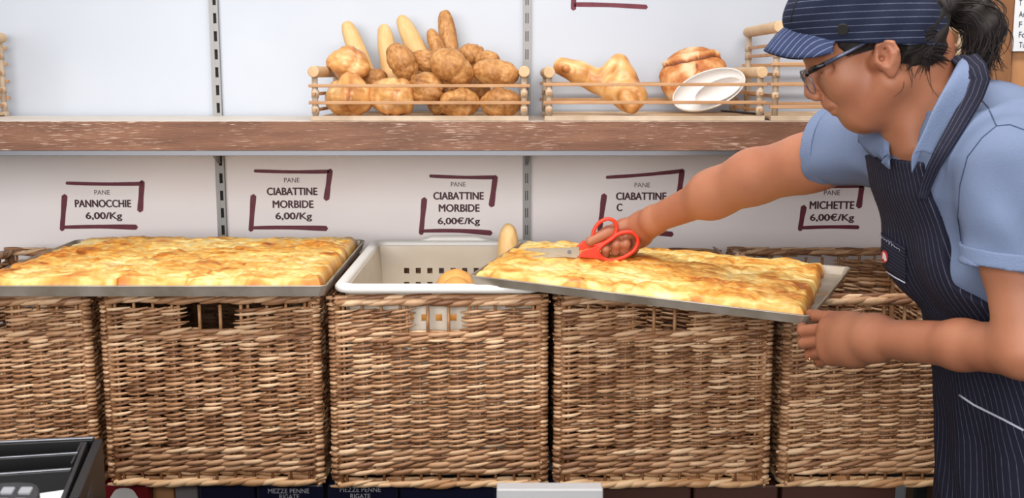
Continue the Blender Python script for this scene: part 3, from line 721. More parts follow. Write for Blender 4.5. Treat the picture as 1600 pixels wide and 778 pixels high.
# glossy knotted loaf
def q2(px, py, Y): return tuple(P(px, py, Y))
f = SDF()
f.chain([q2(879,104,2.60), q2(905,114,2.60), q2(932,126,2.60), q2(958,138,2.585), q2(984,160,2.565)], [.021, .026, .027, .030, .022], k=.010)
f.chain([q2(967,100,2.60), q2(975,122,2.59), q2(984,150,2.575)], [.024, .028, .036], k=.010)
f.chain([q2(940,122,2.585), q2(958,102,2.585)], [.018, .016], k=.006)
f.ell(q2(984,150,2.560), (.040, .034, .032), k=.008)
f.chain([q2(978,150,2.535), q2(988,166,2.53)], [.018, .017], k=.006)
f.sph(q2(884,107,2.573), .011, k=.008, op='s'); f.sph(q2(884,107,2.577), .010, k=.002)
for a, b in ((q2(899,96,2.575), q2(893,130,2.575)), (q2(922,104,2.573), q2(915,142,2.573)), (q2(950,118,2.562), q2(938,150,2.562))):
    f.cap(a, b, .0016, .0016, k=.006, op='s')
arc = [q2(958+30*math.cos(a)+14, 158-22*math.sin(a), 2.530) for a in np.linspace(.2, 2.6, 7)]
f.chain(arc, [.0020]*7, k=.006, op='s')
v, fc = mesh_sdf(f, (q2(860,105,2.6)[0]-.01, 2.48, 1.44), (q2(1030,105,2.6)[0], 2.68, 1.60), .0022)
bk3 = .40+.45*nz(v, 22)+.25*nz(v, 50)+.5*np.clip((1.490-v[:, 2])/.04, 0, 1)*0
o = raw('knotted_loaf', v, fc, M['bread_shiny'], None, True, origin=q2(950, 140, 2.58), attr={'bake': bk3}); tag(o, 'big glossy knotted loaf with a horn-like end, in the middle tray', 'bread')
# round country loaf leaning on the wall
def country():
    c = P(1086, 122, 2.70); n = Vector((-.12, -.94, .30)).normalized(); u = Vector((1, 0, 0)); u = (u-n*u.dot(n)).normalized(); w = n.cross(u)
    V = []; B = []; nu, nv = 120, 60
    for j in range(nv+1):
        th = math.pi*j/nv
        for i in range(nu):
            ph = 2*math.pi*i/nu; x = math.sin(th)*math.cos(ph); y = math.sin(th)*math.sin(ph); z = math.cos(th)
            r = 1+.05*noise.noise(Vector((x*1.5, y*1.5, z)))+.02*noise.noise(Vector((x*6, y*6, z*6)))
            crack = y-.52-.18*x+.10*noise.noise(Vector((x*3, y*3, 5))); g = math.exp(-(crack/.05)**2)*(z > 0)
            lip = math.exp(-((crack-.12)/.09)**2)*(z > 0)
            c2 = math.exp(-((x+.12*noise.noise(Vector((y*5, 1, 2)))-.02-.15*y)/.035)**2)*(z > 0)*(y < .35)*(y > -.5)
            r *= 1-.11*g+.07*lip-.04*c2
            V.append(c+u*(x*.083*r)+w*(y*.075*r)+n*(z*.038*r))
            flour = max(0, noise.noise(Vector((x*2.2+.7, y*2.2, 3)))+.25*(x < .1)+.5*(lip > .4))
            B.append(min(1, max(0, .58-.85*flour+.9*g+.5*c2+.2*noise.noise(Vector((x*9, y*9, z*9))))))
    F = np.array([(j*nu+i, (j+1)*nu+i, (j+1)*nu+(i+1) % nu, j*nu+(i+1) % nu) for j in range(nv) for i in range(nu)]); V = np.array([tuple(q) for q in V])
    vol = float(np.einsum('ij,ij->i', V[F[:, 0]]-V.mean(0), np.cross(V[F[:, 1]]-V.mean(0), V[F[:, 2]]-V.mean(0))).sum())
    if vol < 0: F = F[:, ::-1]
    return tag(raw('country_loaf', V, F, M['bread_dark'], None, True, origin=tuple(c), attr={'bake': B}), 'round country loaf with cracked floury crust leaning on the wall', 'bread')
country()
def scoop(c, u, n, a, b, dep, label, handle=None):
    u = Vector(u).normalized(); n = Vector(n); n = (n-u*n.dot(u)).normalized(); w = n.cross(u); c = Vector(c); V = []; nu, nv = 48, 14; th = .0022
    def shell(off):
        for j in range(nv+1):
            t = j/nv*math.pi/2
            for i in range(nu):
                ph = 2*math.pi*i/nu; V.append(c+u*((a-off)*math.cos(ph)*math.cos(t)**.7)+w*((b-off)*math.sin(ph)*math.cos(t)**.7)-n*((dep-off)*math.sin(t)))
    shell(0); shell(th); m = (nv+1)*nu
    F = [(j*nu+i, j*nu+(i+1) % nu, (j+1)*nu+(i+1) % nu, (j+1)*nu+i) for j in range(nv) for i in range(nu)]
    F += [(m+j*nu+i, m+(j+1)*nu+i, m+(j+1)*nu+(i+1) % nu, m+j*nu+(i+1) % nu) for j in range(nv) for i in range(nu)]
    F += [(i, m+i, m+(i+1) % nu, (i+1) % nu) for i in range(nu)]
    o = raw('flour_scoop', V, F, M['scoop'], None, True, origin=tuple(c)); return tag(o, label, 'scoop')
u = P(1163, 116, 2.56)-P(1054, 160, 2.53)
scoop(P(1108, 139, 2.535), u, (-.15, -.80, .42), .088, .046, .030, 'larger white oval scoop lying tilted in the middle tray')
u2 = P(1160, 118, 2.56)-P(1085, 150, 2.54)
scoop(P(1122, 141, 2.528), u2, (.12, -.9, .25), .058, .024, .020, 'smaller white scoop nested inside the larger one')
kn = thing('bread_tongs', P(1165, 172, 2.53), 'dark flat tool lying behind the white scoops in the tray', 'tongs')
m = MB(); a, b = P(1128, 160, 2.60), P(1188, 183, 2.50); d = (b-a).normalized(); sd_ = d.cross(Vector((0, 0, 1))).normalized()
a.z = ZS+.016; b.z = ZS+.012
m.add([a+sd_*.004, a-sd_*.004, b-sd_*.012, b+sd_*.012, a+sd_*.004+Vector((0,0,.004)), a-sd_*.004+Vector((0,0,.004)), b-sd_*.012+Vector((0,0,.004)), b+sd_*.012+Vector((0,0,.004))], [(0,1,2,3),(7,6,5,4),(0,4,5,1),(1,5,6,2),(2,6,7,3),(3,7,4,0)])
bevel(m.build('dark_blade', M['black_plastic'], kn), .001)
# bread inside the plastic crate
GC = 'breads inside the plastic crate'
loaf('long_loaf', P(793, 400, 2.55), (.075, .024, .023), (P(795, 330, 2.57)-P(791, 420, 2.54), (1, 0, 0)), M['bread_pale'], 'pale long loaf standing up in the plastic crate', 71, 'bread', GC, lump=.05, pw=2.7)
loaf('round_bun', P(713, 452, 2.40), (.046, .044, .042), ((1, 0, 0), (0, 0, 1)), M['bun_orange'], 'round orange bun showing above the crate front rim', 72, 'bread', GC, lump=.05)
for k, (x, y, z, lb) in enumerate(((-.168, 2.205, 1.075, 'round bun glimpsed through the left side of the basket handle hole'), (-.090, 2.205, 1.075, 'round bun glimpsed through the right side of the basket handle hole'), (-.120, 2.36, 1.085, 'round bun under the one showing above the crate rim'))):
    loaf('round_bun', (x, y, z), (.038, .038, .036), ((1, 0, 0), (0, 0, 1)), M['bun_orange'], lb, 80+k, 'bread', GC, lump=.06, nu=32, nv=20)

# ------------------------------------------------------------------ things under the baskets and on the counter in front
sf = thing('lower_shelf', (0, 2.35, .46), 'low dark shelf carrying the packets', 'shelf')
MB().box((-1.46, 2.02, .44), (XCAB-.046, 2.76, .46)).build('shelf_board', M['black_plastic'], sf)
def pack(px0, px1, ytop, m, label, lines=(), Y=2.13, cat='packet'):
    a = P(px0, 770, Y).x; b = P(px1, 770, Y).x; zt = P(800, ytop, Y).z
    t = thing('pasta_packet', ((a+b)/2, Y+.04, .46), label, cat)
    bevel(MB().box((a, Y, .4604), (b, Y+.05, zt)).build('carton', m, t), .004)
    for tx, x, y, h, w in lines: text(tx, x, y, h, w, Y-.0004, M['pack_text'], t)
    return t
pack(160, 234, 756, M['red_pack'], 'red wrapped packet under the second basket, left end')
m = MB(); cc = P(194, 776, 2.128)
m.prism([P(194+26*math.cos(a)*(1+.15*math.sin(3*a)), 784+22*math.sin(a), 2.1295) for a in np.linspace(0, 2*math.pi, 24, endpoint=False)], (0, -.0006, 0))
m.build('white_patch', M['scoop'], [o for o in scene.objects if o.name.startswith('pasta_packet')][-1])
pack(236, 272, 750, M['tanboard'], 'plain wooden block between the red packet and a grey carton', Y=2.15)
pack(273, 309, 752, mat('grey_card', srgb(128, 120, 122), .6), 'narrow grey carton beside the wooden block', Y=2.14)
pack(311, 398, 757, M['navy_pack'], 'navy pasta carton left of the one printed MEZZE PENNE RIGATE')
pack(401, 506, 757, M['navy_pack'], 'navy pasta carton printed MEZZE PENNE RIGATE', [('MEZZE PENNE', 451, 767, 7, 64), ('RIGATE', 452, 776, 7, 31)])
pack(512, 622, 757, M['navy_pack'], 'navy pasta carton printed RIGATE under the third basket', [('MEZZE PENNE', 563, 765, 7, 64), ('RIGATE', 563, 775, 7, 31)])
pack(625, 775, 757, M['navy_pack'], 'wide navy carton left of the clear block')
pack(778, 935, 757, M['navy_pack'], 'navy carton behind the clear block', Y=2.132)
pack(940, 1080, 758, M['brown_pack'], 'dark brown carton right of the clear block')
pack(1084, 1216, 758, M['brown_pack'], 'dark brown carton beneath the fourth basket right half')
pack(1222, 1400, 758, M['brown_pack'], 'dark brown carton beneath the rightmost basket')

ct = thing('counter', (-.5, 1.1, .93), 'serving counter in front of the baskets', 'counter')
bevel(MB().box((-1.3, .75, .90), (.28, 1.572, .93)).build('worktop', M['black_edge'], ct), .003)
MB().box((-1.27, .80, 0), (.25, 1.58, .90)).build('body', M['navy_pack'], ct)
# black divided tray
T = thing('divided_tray', P(40, 740, 1.45), 'black plastic divided tray at the lower left on the counter', 'tray')
def qp(px, py, Y): return P(px, py, Y)
ya, yb = 1.56, 1.32
zt = P(0, 690, ya).z
A = P(147, 685, ya); B = P(-150, 698, ya); Cc = P(108, 776, yb-.03)
def bar(a, b, w, h, name, m, par=T):
    a = Vector(a); b = Vector(b); h = max(.002, min(h, min(a.z, b.z)-.9306)); d = (b-a).normalized(); s_ = Vector((0, 0, 1)).cross(d).normalized()*w/2; up = Vector((0, 0, h))
    o = MB().add([a-s_-up, a+s_-up, b+s_-up, b-s_-up, a-s_, a+s_, b+s_, b-s_], [(0,3,2,1),(4,5,6,7),(0,1,5,4),(1,2,6,5),(2,3,7,6),(3,0,4,7)]).build(name, m, par)
    return bevel(o, .0015)
base_z = .9304
hA = A.z-base_z
bar(P(-160, 700, ya), A, .010, hA, 'rear_wall', M['black_plastic'])
bar(P(-160, 699, ya)+Vector((0, 0, .003)), A+Vector((0, 0, .003)), .006, .004, 'rim_highlight', M['steel_strip'])  # pale bars added as the highlight along the black tray's rims
bar(A+Vector((.006, 0, -.001)), Cc+Vector((.006, -.0, 0)), .012, .09, 'side_wall', M['black_plastic'])
bar(P(133, 690, ya-.012), P(98, 778, yb-.03), .006, .02, 'side_rail', M['black_edge'])
bar(P(128, 690, ya-.014), P(112, 722, 1.46), .004, .02, 'side_rail', M['black_edge'])
bar(P(-160, 726, 1.485), P(122, 708, 1.49), .0035, .05, 'divider', M['black_plastic'])
bar(P(-160, 726, 1.485)+Vector((0, 0, .002)), P(122, 708, 1.49)+Vector((0, 0, .002)), .0025, .0025, 'rim_highlight', M['steel_strip'])
bar(P(-160, 752, 1.40), P(112, 733, 1.405), .006, .09, 'divider', M['black_plastic'])
bar(P(-160, 752, 1.40)+Vector((0, 0, .002)), P(112, 733, 1.405)+Vector((0, 0, .002)), .004, .0025, 'rim_highlight', M['steel_strip'])
MB().box((P(-160, 700, ya).x, yb-.06, base_z), (A.x, ya, base_z+.004)).build('tray_floor', M['black_plastic'], T)
bar(P(150, 712, 1.50), P(136, 777, 1.36), .003, .10, 'clip_rail', M['black_edge'])
bevel(MB().tube([P(148, 715, 1.50), P(142, 716, 1.49)], .004, 12).build('clip_knob', M['black_edge'], T), .0005)
pp = MB(); pp.add([P(62, 772, 1.34), P(104, 766, 1.34), P(100, 800, 1.27), P(58, 800, 1.27)], [(0, 1, 2, 3)]); o = pp.build('paper_slip', M['paper'], None, origin=tuple(P(80, 785, 1.3)))
sm = o.modifiers.new('s', 'SOLIDIFY'); sm.thickness = .001; tag(o, 'white slip of paper lying in the black divided tray', 'paper')
# card terminal
K = thing('card_terminal', P(28, 780, 1.16), 'dark card terminal with grey keys at the lower left corner', 'card terminal')
c0 = P(24, 756, 1.18); body = []
for k in range(28):
    a = 2*math.pi*k/28; x = .036*math.copysign(abs(math.cos(a))**.5, math.cos(a)); y = .085*math.copysign(abs(math.sin(a))**.5, math.sin(a))
    body.append(Vector((c0.x+x, c0.y-.080+y, c0.z+.35*(y-.08))))
bevel(MB().prism([p-Vector((0, 0, .028)) for p in body], (0, 0, .028)).build('terminal_body', M['black_edge'], K), .004, 3)
for r_ in range(5):
    for c_ in range(3):
        x = c0.x-.0225+c_*.0195; y = -.012-r_*.0175; yy = c0.y+y+.0; z_ = c0.z+.35*(y-.001)
        mbk = MB().box((x-.0068, yy-.0052, z_-.004), (x+.0068, yy+.0052, z_+.0035), rot=Matrix.Rotation(math.atan(.35), 3, 'X'))
        bevel(mbk.build('key', M['key'], K), .0015)
MB().box((c0.x-.02, c0.y-.10, .9304), (c0.x+.02, c0.y-.06, c0.z-.08)).build('stand', M['black_plastic'], K)
# acrylic block at the bottom
bl = thing('acrylic_holder', P(858, 775, 1.4), 'small frosted clear holder at the bottom edge of the picture', 'holder')
a = P(776, 762, 1.38); b = P(942, 762, 1.38)
bevel(MB().box((a.x, 1.375, .9304), (b.x, 1.40, a.z)).build('front_panel', M['acrylic'], bl), .002)
bevel(MB().box((a.x+.003, 1.401, .9304), (b.x-.003, 1.46, a.z-.03)).build('rear_block', M['acrylic'], bl), .002)

# wooden cabinet end at the right
cb = thing('wooden_cabinet', (P(1600, 100, 2.42).x, 2.6, 0), 'brown wooden cabinet end at the far right behind the ponytail', 'cabinet')
x0 = P(1556, 60, 2.42).x; x1 = P(1500, 60, 2.79).x
bevel(MB().box((x0, 2.42, 0), (x0+.04, 2.795, 2.6)).build('side_board', M['brownwood'], cb), .003)
bevel(MB().box((x0+.041, 2.43, 0), (x0+.5, 2.47, 2.6)).build('front_board', M['tanboard'], cb), .003)
bevel(MB().box((P(1507, 60, 2.785).x, 2.775, ZS+.02), (x0-.001, 2.795, 2.6)).build('back_board', M['tanboard'], cb), .003)
pn = thing('price_list', P(1600, 40, 2.428), 'white sheet with handwritten lines pinned at the right edge', 'paper sheet')
a = P(1588, -20, 2.414); b = P(1588, 80, 2.414)
MB().box((a.x, 2.414, b.z), (a.x+.16, 2.4155, a.z)).build('sheet', M['paper'], pn)
MB().box((a.x+.02, 2.4156, a.z-.01), (a.x+.15, 2.4299, a.z+.02)).build('clip_block', M['brownwood'], pn)
for tx, y in (('T', 4), ('Ar', 22), ('F', 38), ('Fo', 54), ('Tu', 70)): text(tx, 1592+2.5*len(tx), y, 9, 5*len(tx), 2.4135, M['ink'], pn, 'handwriting')

# ------------------------------------------------------------------ the woman
def V3(v): return np.array([v[0], v[1], v[2]], dtype=float)
yaw, pit = R(12), R(20)
HF = Vector((-math.cos(yaw)*math.cos(pit), math.sin(yaw)*math.cos(pit), -math.sin(pit))); HL = Vector((0, 0, 1)).cross(HF).normalized(); HU = HF.cross(HL)
HE = Vector((.529, 1.6463, 1.578))
def H(f, l, u): return V3(HE+HF*f+HL*l+HU*u)
HAX = np.array([tuple(HF), tuple(HL), tuple(HU)])
def hc(X):
    q = X-V3(HE); return q@HAX[0], q@HAX[1], q@HAX[2]
TF = np.array([-.985, -.17, 0.]); TL = np.array([.17, -.985, 0.])
ST = np.array([  # z, cx, cy, half width, half depth
 (.60, .91, 1.69, .17, .12), (.75, .920, 1.685, .185, .135), (.90, .903, 1.68, .190, .140), (1.00, .878, 1.68, .175, .132), (1.10, .828, 1.675, .155, .120),
 (1.20, .782, 1.67, .152, .116), (1.30, .728, 1.668, .162, .115), (1.38, .690, 1.668, .165, .112), (1.44, .668, 1.668, .155, .104), (1.48, .658, 1.668, .125, .088), (1.52, .650, 1.66, .080, .065)])
def torso(off, zlo, zhi, extra=None):
    def fn(X):
        z = X[:, 2]; zc = np.clip(z, ST[0, 0], ST[-1, 0]); cx = np.interp(zc, ST[:, 0], ST[:, 1]); cy = np.interp(zc, ST[:, 0], ST[:, 2])
        a = np.interp(zc, ST[:, 0], ST[:, 3])+off; b = np.interp(zc, ST[:, 0], ST[:, 4])+off
        if extra is not None: e = extra(zc); a = a+e; b = b+e
        dx = X[:, 0]-cx; dy = X[:, 1]-cy; l = dx*TL[0]+dy*TL[1]; f_ = dx*TF[0]+dy*TF[1]
        rr = ((np.abs(l)/a)**2.3+(np.abs(f_)/b)**2.3)**(1/2.3)
        d = (rr-1)*np.minimum(a, b)*.92
        return np.maximum(d, np.maximum(z-zhi, zlo-z))
    return fn
def tl(X):
    zc = np.clip(X[:, 2], ST[0, 0], ST[-1, 0]); dx = X[:, 0]-np.interp(zc, ST[:, 0], ST[:, 1]); dy = X[:, 1]-np.interp(zc, ST[:, 0], ST[:, 2])
    return dx*TL[0]+dy*TL[1], dx*TF[0]+dy*TF[1]
def TP(l, f_, z): 
    c = np.array([np.interp(z, ST[:, 0], ST[:, 1]), np.interp(z, ST[:, 0], ST[:, 2]), z]); return c+TL*l+TF*f_
# joints
S1 = V3((.668, 1.492, 1.425)); E1 = V3(P(1602, 547, 1.43)); W1 = V3(P(1366, 528, 1.715))
S2 = V3((.605, 1.835, 1.440)); E2 = V3(P(1178, 276, 2.030)); W2 = V3(P(1022, 343, 2.215))
NB = V3((.655, 1.655, 1.470)); NT = H(-.028, 0, -.035)

body = SDF()
body.add(torso(-.006, .72, 1.515), (.74, 1.67, 1.1), None, .02)
body.chain([TP(.11, -.0, 1.43), S1], [.055, .052], k=.03); body.chain([TP(-.11, 0, 1.43), S2], [.055, .052], k=.03)
body.cap(NB, NT, .056, .050, k=.03)
body.chain([NB+(0.03, 0, 0), TP(.09, -.03, 1.46)], [.045, .04], k=.03); body.chain([NB+(0.03, 0, 0), TP(-.09, -.03, 1.46)], [.045, .04], k=.03)
body.cap(H(-.01, .030, -.045), V3(P(1425, 226, 1.61)), .012, .010, k=.04); body.cap(H(.0, 0, -.06), V3(P(1424, 235, 1.645)), .030, .028, k=.03)   # neck tendon
# arms
def arm(S, E_, W, bulge):
    m = S*.5+E_*.5; q = E_*.62+W*.38
    body.chain([S, m, E_], [.050, .046, .036], k=.03 if bulge < .028 else .020); body.chain([E_, q, W], [.036, .0375 if bulge < .028 else .0335, bulge], k=.03 if bulge < .028 else .020)
arm(S1, E1, W1, .0295); arm(S2, E2, W2, .0265); body.chain([S2*.35+E2*.65, E2, E2*.6+W2*.4], [.0435, .0405, .0375], k=.03)
# head
body.ell(H(.002, 0, .045), (.092, .074, .082), HAX, .012)
body.ell(H(.040, 0, .030), (.055, .058, .060), HAX, .015)
body.ell(H(.036, 0, -.030), (.050, .045, .058), HAX, .028)
for s in (1, -1):
    body.cap(H(.000, s*.056, -.040), H(.046, s*.022, -.074), .020, .019, k=.032)      # jaw line
    body.sph(H(.055, s*.034, -.018), .022, .030)                                       # cheek
    body.cap(H(.068, s*.048, .026), H(.088, s*.012, .029), .0085, .009, k=.010)        # brow
    body.cap(H(.070, s*.048, .006), H(.088, s*.018, .008), .0050, .005, .010, 's'); body.sph(H(.0735, s*.032, .009), .0120, .008)                                       # eyelid over the ball
    body.cap(H(.0865, s*.024, .004), H(.081, s*.041, .004), .0013, .0013, .002, 's')    # lash line
    body.sph(H(.098, s*.0105, -.026), .0078, .005)                                     # nostril wing
    body.sph(H(.100, s*.006, -.0335), .0030, .003, 's')
    body.cap(H(.074, s*.026, -.046), H(.088, s*.016, -.030), .0010, .0010, .008, 's')
    body.ell(H(-.005, s*.079, -.003), (.016, .0075, .026), HAX, .004)                    # ear
    body.cap(H(0.006, s*.066, -.006), H(-.003, s*.071, -.004), .014, .016, .010)
    body.ell(H(-.0005, s*.0885, -.001), (.0090, .0075, .0165), HAX, .003, 's'); body.chain([H(-.010, s*.0835, .012), H(-.012, s*.084, -.002), H(-.006, s*.083, -.013)], [.0030, .0034, .0030], k=.003); body.sph(H(.0105, s*.079, -.006), .0042, .003)
    body.sph(H(.004, s*.080, -.004), .0042, .003, 's')
    body.chain([H(.007, s*.079, .006), H(.004, s*.083, .015), H(-.006, s*.084, .0185), H(-.016, s*.086, .012), H(-.0185, s*.086, .0), H(-.012, s*.083, -.014)], [.0030]*6, k=.002)
    body.ell(H(-.003, s*.079, -.024), (.0075, .0045, .010), HAX, .004)                  # lobe
body.chain([H(.086, 0, .026), H(.098, 0, .004), H(.103, 0, -.018)], [.0065, .0075, .0105], k=.008)   # nose
body.sph(H(.082, 0, -.042), .012, .012)
body.ell(H(.082, 0, -.0455), (.0080, .020, .0050), HAX, .004); body.ell(H(.0775, 0, -.0575), (.0085, .017, .0055), HAX, .004)
body.cap(H(.091, -.017, -.0515), H(.091, .017, -.0515), .0012, .0012, .002, 's'); 
body.sph(H(.045, 0, -.075), .022, .014); body.sph(H(.058, 0, -.072), .0135, .010)         # chin
body.ell(H(.020, 0, -.070), (.040, .036, .022), HAX, .02)                               # under chin
body.sph(H(-.060, 0, -.010), .045, .03)
# right hand round the scissors (far hand)
def q3(px, py, Y): return V3(P(px, py, Y))
def q3r(px, py, Y): return V3(P(px, py, Y-.07))
SYH = 2.315   # plane of the hand
SY_ = SYH-.07
palm = [W2, q3r(1003, 352, 2.322), q3r(985, 362, 2.352)]
body.chain(palm, [.0265, .026, .025], k=.012)
body.chain([W2+(0, 0, -.004), q3r(1002, 368, 2.345), q3r(990, 378, 2.355)], [.024, .021, .018], k=.014)
body.ell(q3r(1006, 350, 2.310), (.028, .018, .024), None, .014)                         # ball of the thumb
body.chain([q3r(1004, 348, 2.310), q3r(974, 353, 2.322), q3r(950, 363, 2.318), q3r(922, 377, 2.300)], [.0180, .0140, .0122, .0098], k=.008)
for (x, w, yt, yb) in ((946, .0082, 382, 396), (963, .0088, 372, 392), (978, .0088, 372, 391)):
    body.chain([q3r(x+12, 362, 2.352), q3r(x+2, yt-6, 2.345), q3r(x, yt, SYH+.004), q3r(x, (yt+yb)/2, SYH-.006), q3r(x-1, yb, SYH+.002), q3r(x+2, yb+1, SYH+.018)], [.0105, .0102, w*1.04, w*1.04, w, w*.9], k=.005)
body.chain([q3r(1000, 370, 2.35), q3r(996, 378, 2.335), q3r(992, 388, 2.328), q3r(990, 394, 2.34)], [.0100, .0095, .0085, .0075], k=.004)
# left hand holding the tray corner (near hand)
K = lambda x, y, Y: q3(x, y, Y)
body.chain([W1, K(1335, 522, 1.765), K(1300, 524, 1.815)], [.0290, .0280, .025], k=.03)
body.chain([W1, K(1336, 542, 1.76), K(1300, 552, 1.800)], [.0260, .0245, .021], k=.03)
body.chain([K(1330, 508, 1.775), K(1296, 508, 1.82)], [.018, .016], k=.014)
body.chain([K(1322, 500, 1.79), K(1297, 497, 1.845), K(1278, 494, 1.895), K(1266, 491, 1.925)], [.0150, .0120, .0102, .0092], k=.006)   # thumb on the rim
for (mx, my, px_, py_, w, tx, ty) in ((1288, 514, 1255, 517, .0098, 1262, 520), (1288, 533, 1256, 536, .0095, 1266, 528), (1290, 550, 1266, 554, .0092, 1274, 541), (1298, 562, 1279, 566, .0080, 1284, 553)):
    body.chain([K(mx, my, 1.825), K(px_, py_, 1.868), K(px_-1, py_-4, 1.895), K(tx, ty, 1.925)], [w*1.1, w, w*.95, w*.85], k=.004)
# tendons and knuckles on the back of the near hand
for (mx, my) in ((1288, 514), (1288, 531), (1290, 548)):
    body.chain([K(1338, 528+(my-530)*.35, 1.732), K(mx+14, my, 1.795)], [.0030, .0052], k=.010); body.sph(K(mx+3, my, 1.812), .0100, .008)
def skinf(X, bc=None, br=0):
    return body(X, bc, br)
lo, hi = (.11, 1.33, .90), (1.02, 2.42, 1.70)
v, fc = mesh_sdf(body, lo, hi, .0023)
woman = raw('person', v, fc, M['skin'], None, True, origin=(.8, 1.67, 0))
tag(woman, 'person in striped cap, blue polo and navy apron cutting focaccia with scissors', 'person')

# polo shirt
def foldf(X):
    z = X[:, 2]; x = X[:, 0]; y = X[:, 1]
    return .0030*np.sin(34*(x*.8+z*.9)+5*np.sin(9*z+4*x))*np.clip((1.46-z)/.1, 0, 1)+.0018*np.sin(70*(z-.6*x)+3*np.sin(16*y))+.0035*np.sin(95*(x*.9+.30*z)+2*np.sin(14*z))*np.exp(-((z-1.34)/.09)**2)*(y < 1.62)
N1 = E1-S1; N1 = N1/np.linalg.norm(N1); HEM1 = V3(P(1584, 412, 1.465)); 
N2 = V3(P(1290, 231, 1.915))-S2; N2 = N2/np.linalg.norm(N2); HEM2 = V3(P(1291, 230, 1.915))
def polo(X, bc=None, br=0):
    s = SDF(); return None
shirt = SDF()
shirt.add(torso(.012, .86, 1.50), (.7, 1.67, 1.2), None, .02)
shirt.chain([TP(.10, -.01, 1.435), S1], [.072, .066], k=.03); shirt.chain([TP(-.10, -.01, 1.435), S2], [.072, .062], k=.03)
shirt.chain([NB+(0.03, 0, 0), TP(.09, -.03, 1.462)], [.068, .058], k=.03); shirt.chain([NB+(0.03, 0, 0), TP(-.09, -.03, 1.462)], [.068, .058], k=.03)
shirt.sph(TP(.060, .078, 1.28), .060, .04); shirt.sph(TP(-.060, .078, 1.28), .060, .04)
# back of the shoulders is the highest line
shirt.cap(TP(.06, -.075, 1.475), TP(-.06, -.075, 1.475), .045, .045, k=.04)
d1 = HEM1-S1; d2 = HEM2-S2
n1 = d1/np.linalg.norm(d1); n2 = d2/np.linalg.norm(d2)
n1c = np.array([-.06, 0, -1.0]); n1c /= np.linalg.norm(n1c)
n2c = n2*1.0+np.array([.10, 0, .12]); n2c /= np.linalg.norm(n2c)
def sleeve(a, d, ra, rb_, C0, n):
    bb = a+d*1.35; ab = bb-a; L2 = ab@ab
    def fn(X):
        t = np.clip((X-a)@ab/L2, 0, 1); return np.maximum(np.linalg.norm(X-a-t[:, None]*ab, axis=1)-(ra+(rb_-ra)*t), (X-C0)@n)
    shirt.add(fn, (a+bb)/2, .3, .022)
sleeve(S1, d1, .064, .066, HEM1, n1c); sleeve(S2, d2, .062, .066, HEM2, n2c)
shirt.add(foldf, (0, 0, 0), None, 0, 'd')
# hollow sleeves and neck opening
shirt.cap(S1+d1*.35, S1+d1*1.4, .052, .062, 0, 's'); shirt.cap(S2+d2*.35, S2+d2*1.4, .050, .058, 0, 's')
shirt.cap(NB+(NT-NB)*.35+np.array([-.010, 0, 0]), NT, .050, .056, .004, 's')
shirt.cap(V3(P(1408, 250, 1.60)), V3(P(1412, 190, 1.62)), .016, .036, .004, 's')
v, fc = mesh_sdf(shirt, (.36, 1.33, .84), (1.08, 2.05, 1.62), .003)
polo_o = raw('polo_shirt', v, fc, M['polo'], woman, True); polo_o['label'] = 'blue polo shirt'
bv_shirt = BVHTree.FromPolygons([tuple(p) for p in v], [tuple(int(i) for i in f) for q in fc for f in q])
def hit(bv, px, py, off=.0):
    o_ = Vector((0, 0, CAMH)); r = RAY(px, py); h = bv.ray_cast(o_, r)
    if h[0] is None: return None, None
    n = h[1]; n = n if n.dot(r) < 0 else -n
    return h[0]+n*off, n
def onsurf(bv, pts, off, sub=4, fallback=1.55):
    out = []; nn = []
    for (a, b), (c, d) in zip(pts[:-1], pts[1:]):
        for k in range(sub):
            t = k/sub; p, n = hit(bv, a+(c-a)*t, b+(d-b)*t, off)
            if p is not None: out.append(p); nn.append(n)
    p, n = hit(bv, *pts[-1], off)
    if p is not None: out.append(p); nn.append(n)
    return out, nn
def ribbon(name, pts, nn, w, th, m, parent):
    V = []; F = []
    for i, (p, n) in enumerate(zip(pts, nn)):
        t = (pts[min(i+1, len(pts)-1)]-pts[max(i-1, 0)]).normalized(); s_ = t.cross(n).normalized(); ww = w[0]+(w[1]-w[0])*i/(len(pts)-1)
        for sx, hz in ((-1, 0), (-1, th), (-.33, th*1.3), (.33, th*1.3), (1, th), (1, 0)): V.append(p+s_*ww/2*sx+n*(hz-.001))
    k = 6
    for i in range(len(pts)-1):
        for j in range(k): F.append((i*k+j, i*k+(j+1) % k, (i+1)*k+(j+1) % k, (i+1)*k+j))
    F += [tuple(range(k))[::-1], tuple(range((len(pts)-1)*k, len(pts)*k))]
    at = [w_ for i in range(len(pts)) for w_ in (-w[0]/2, -w[0]/2, -w[0]/6, w[0]/6, w[0]/2, w[0]/2)]
    return raw(name, V, F, m, parent, True, attr={'stripe': at})
# sleeve ribs
for (a_, d_, ra_, rb2, C0_, n_c, hol) in ((S1, d1, .064, .066, HEM1, n1c, (.052, .062)), (S2, d2, .062, .066, HEM2, n2c, (.050, .058))):
    sr = SDF(); bb_ = a_+d_*1.35; ab_ = bb_-a_; LL = ab_@ab_
    def fn_(X, a_=a_, ab_=ab_, LL=LL, ra_=ra_, rb2=rb2, C0_=C0_, n_c=n_c):
        t = np.clip((X-a_)@ab_/LL, 0, 1); q = (X-C0_)@n_c
        return np.maximum(np.abs(np.linalg.norm(X-a_-t[:, None]*ab_, axis=1)-(ra_+(rb2-ra_)*t)-.0002)-.0022, np.maximum(q-.001, -.020-q))
    sr.add(fn_, C0_, None, 0)
    v2, f2 = mesh_sdf(sr, tuple(C0_-.11), tuple(C0_+.11), .0022)
    raw('sleeve_rib', v2, f2, M['polo_rib'], polo_o, True)
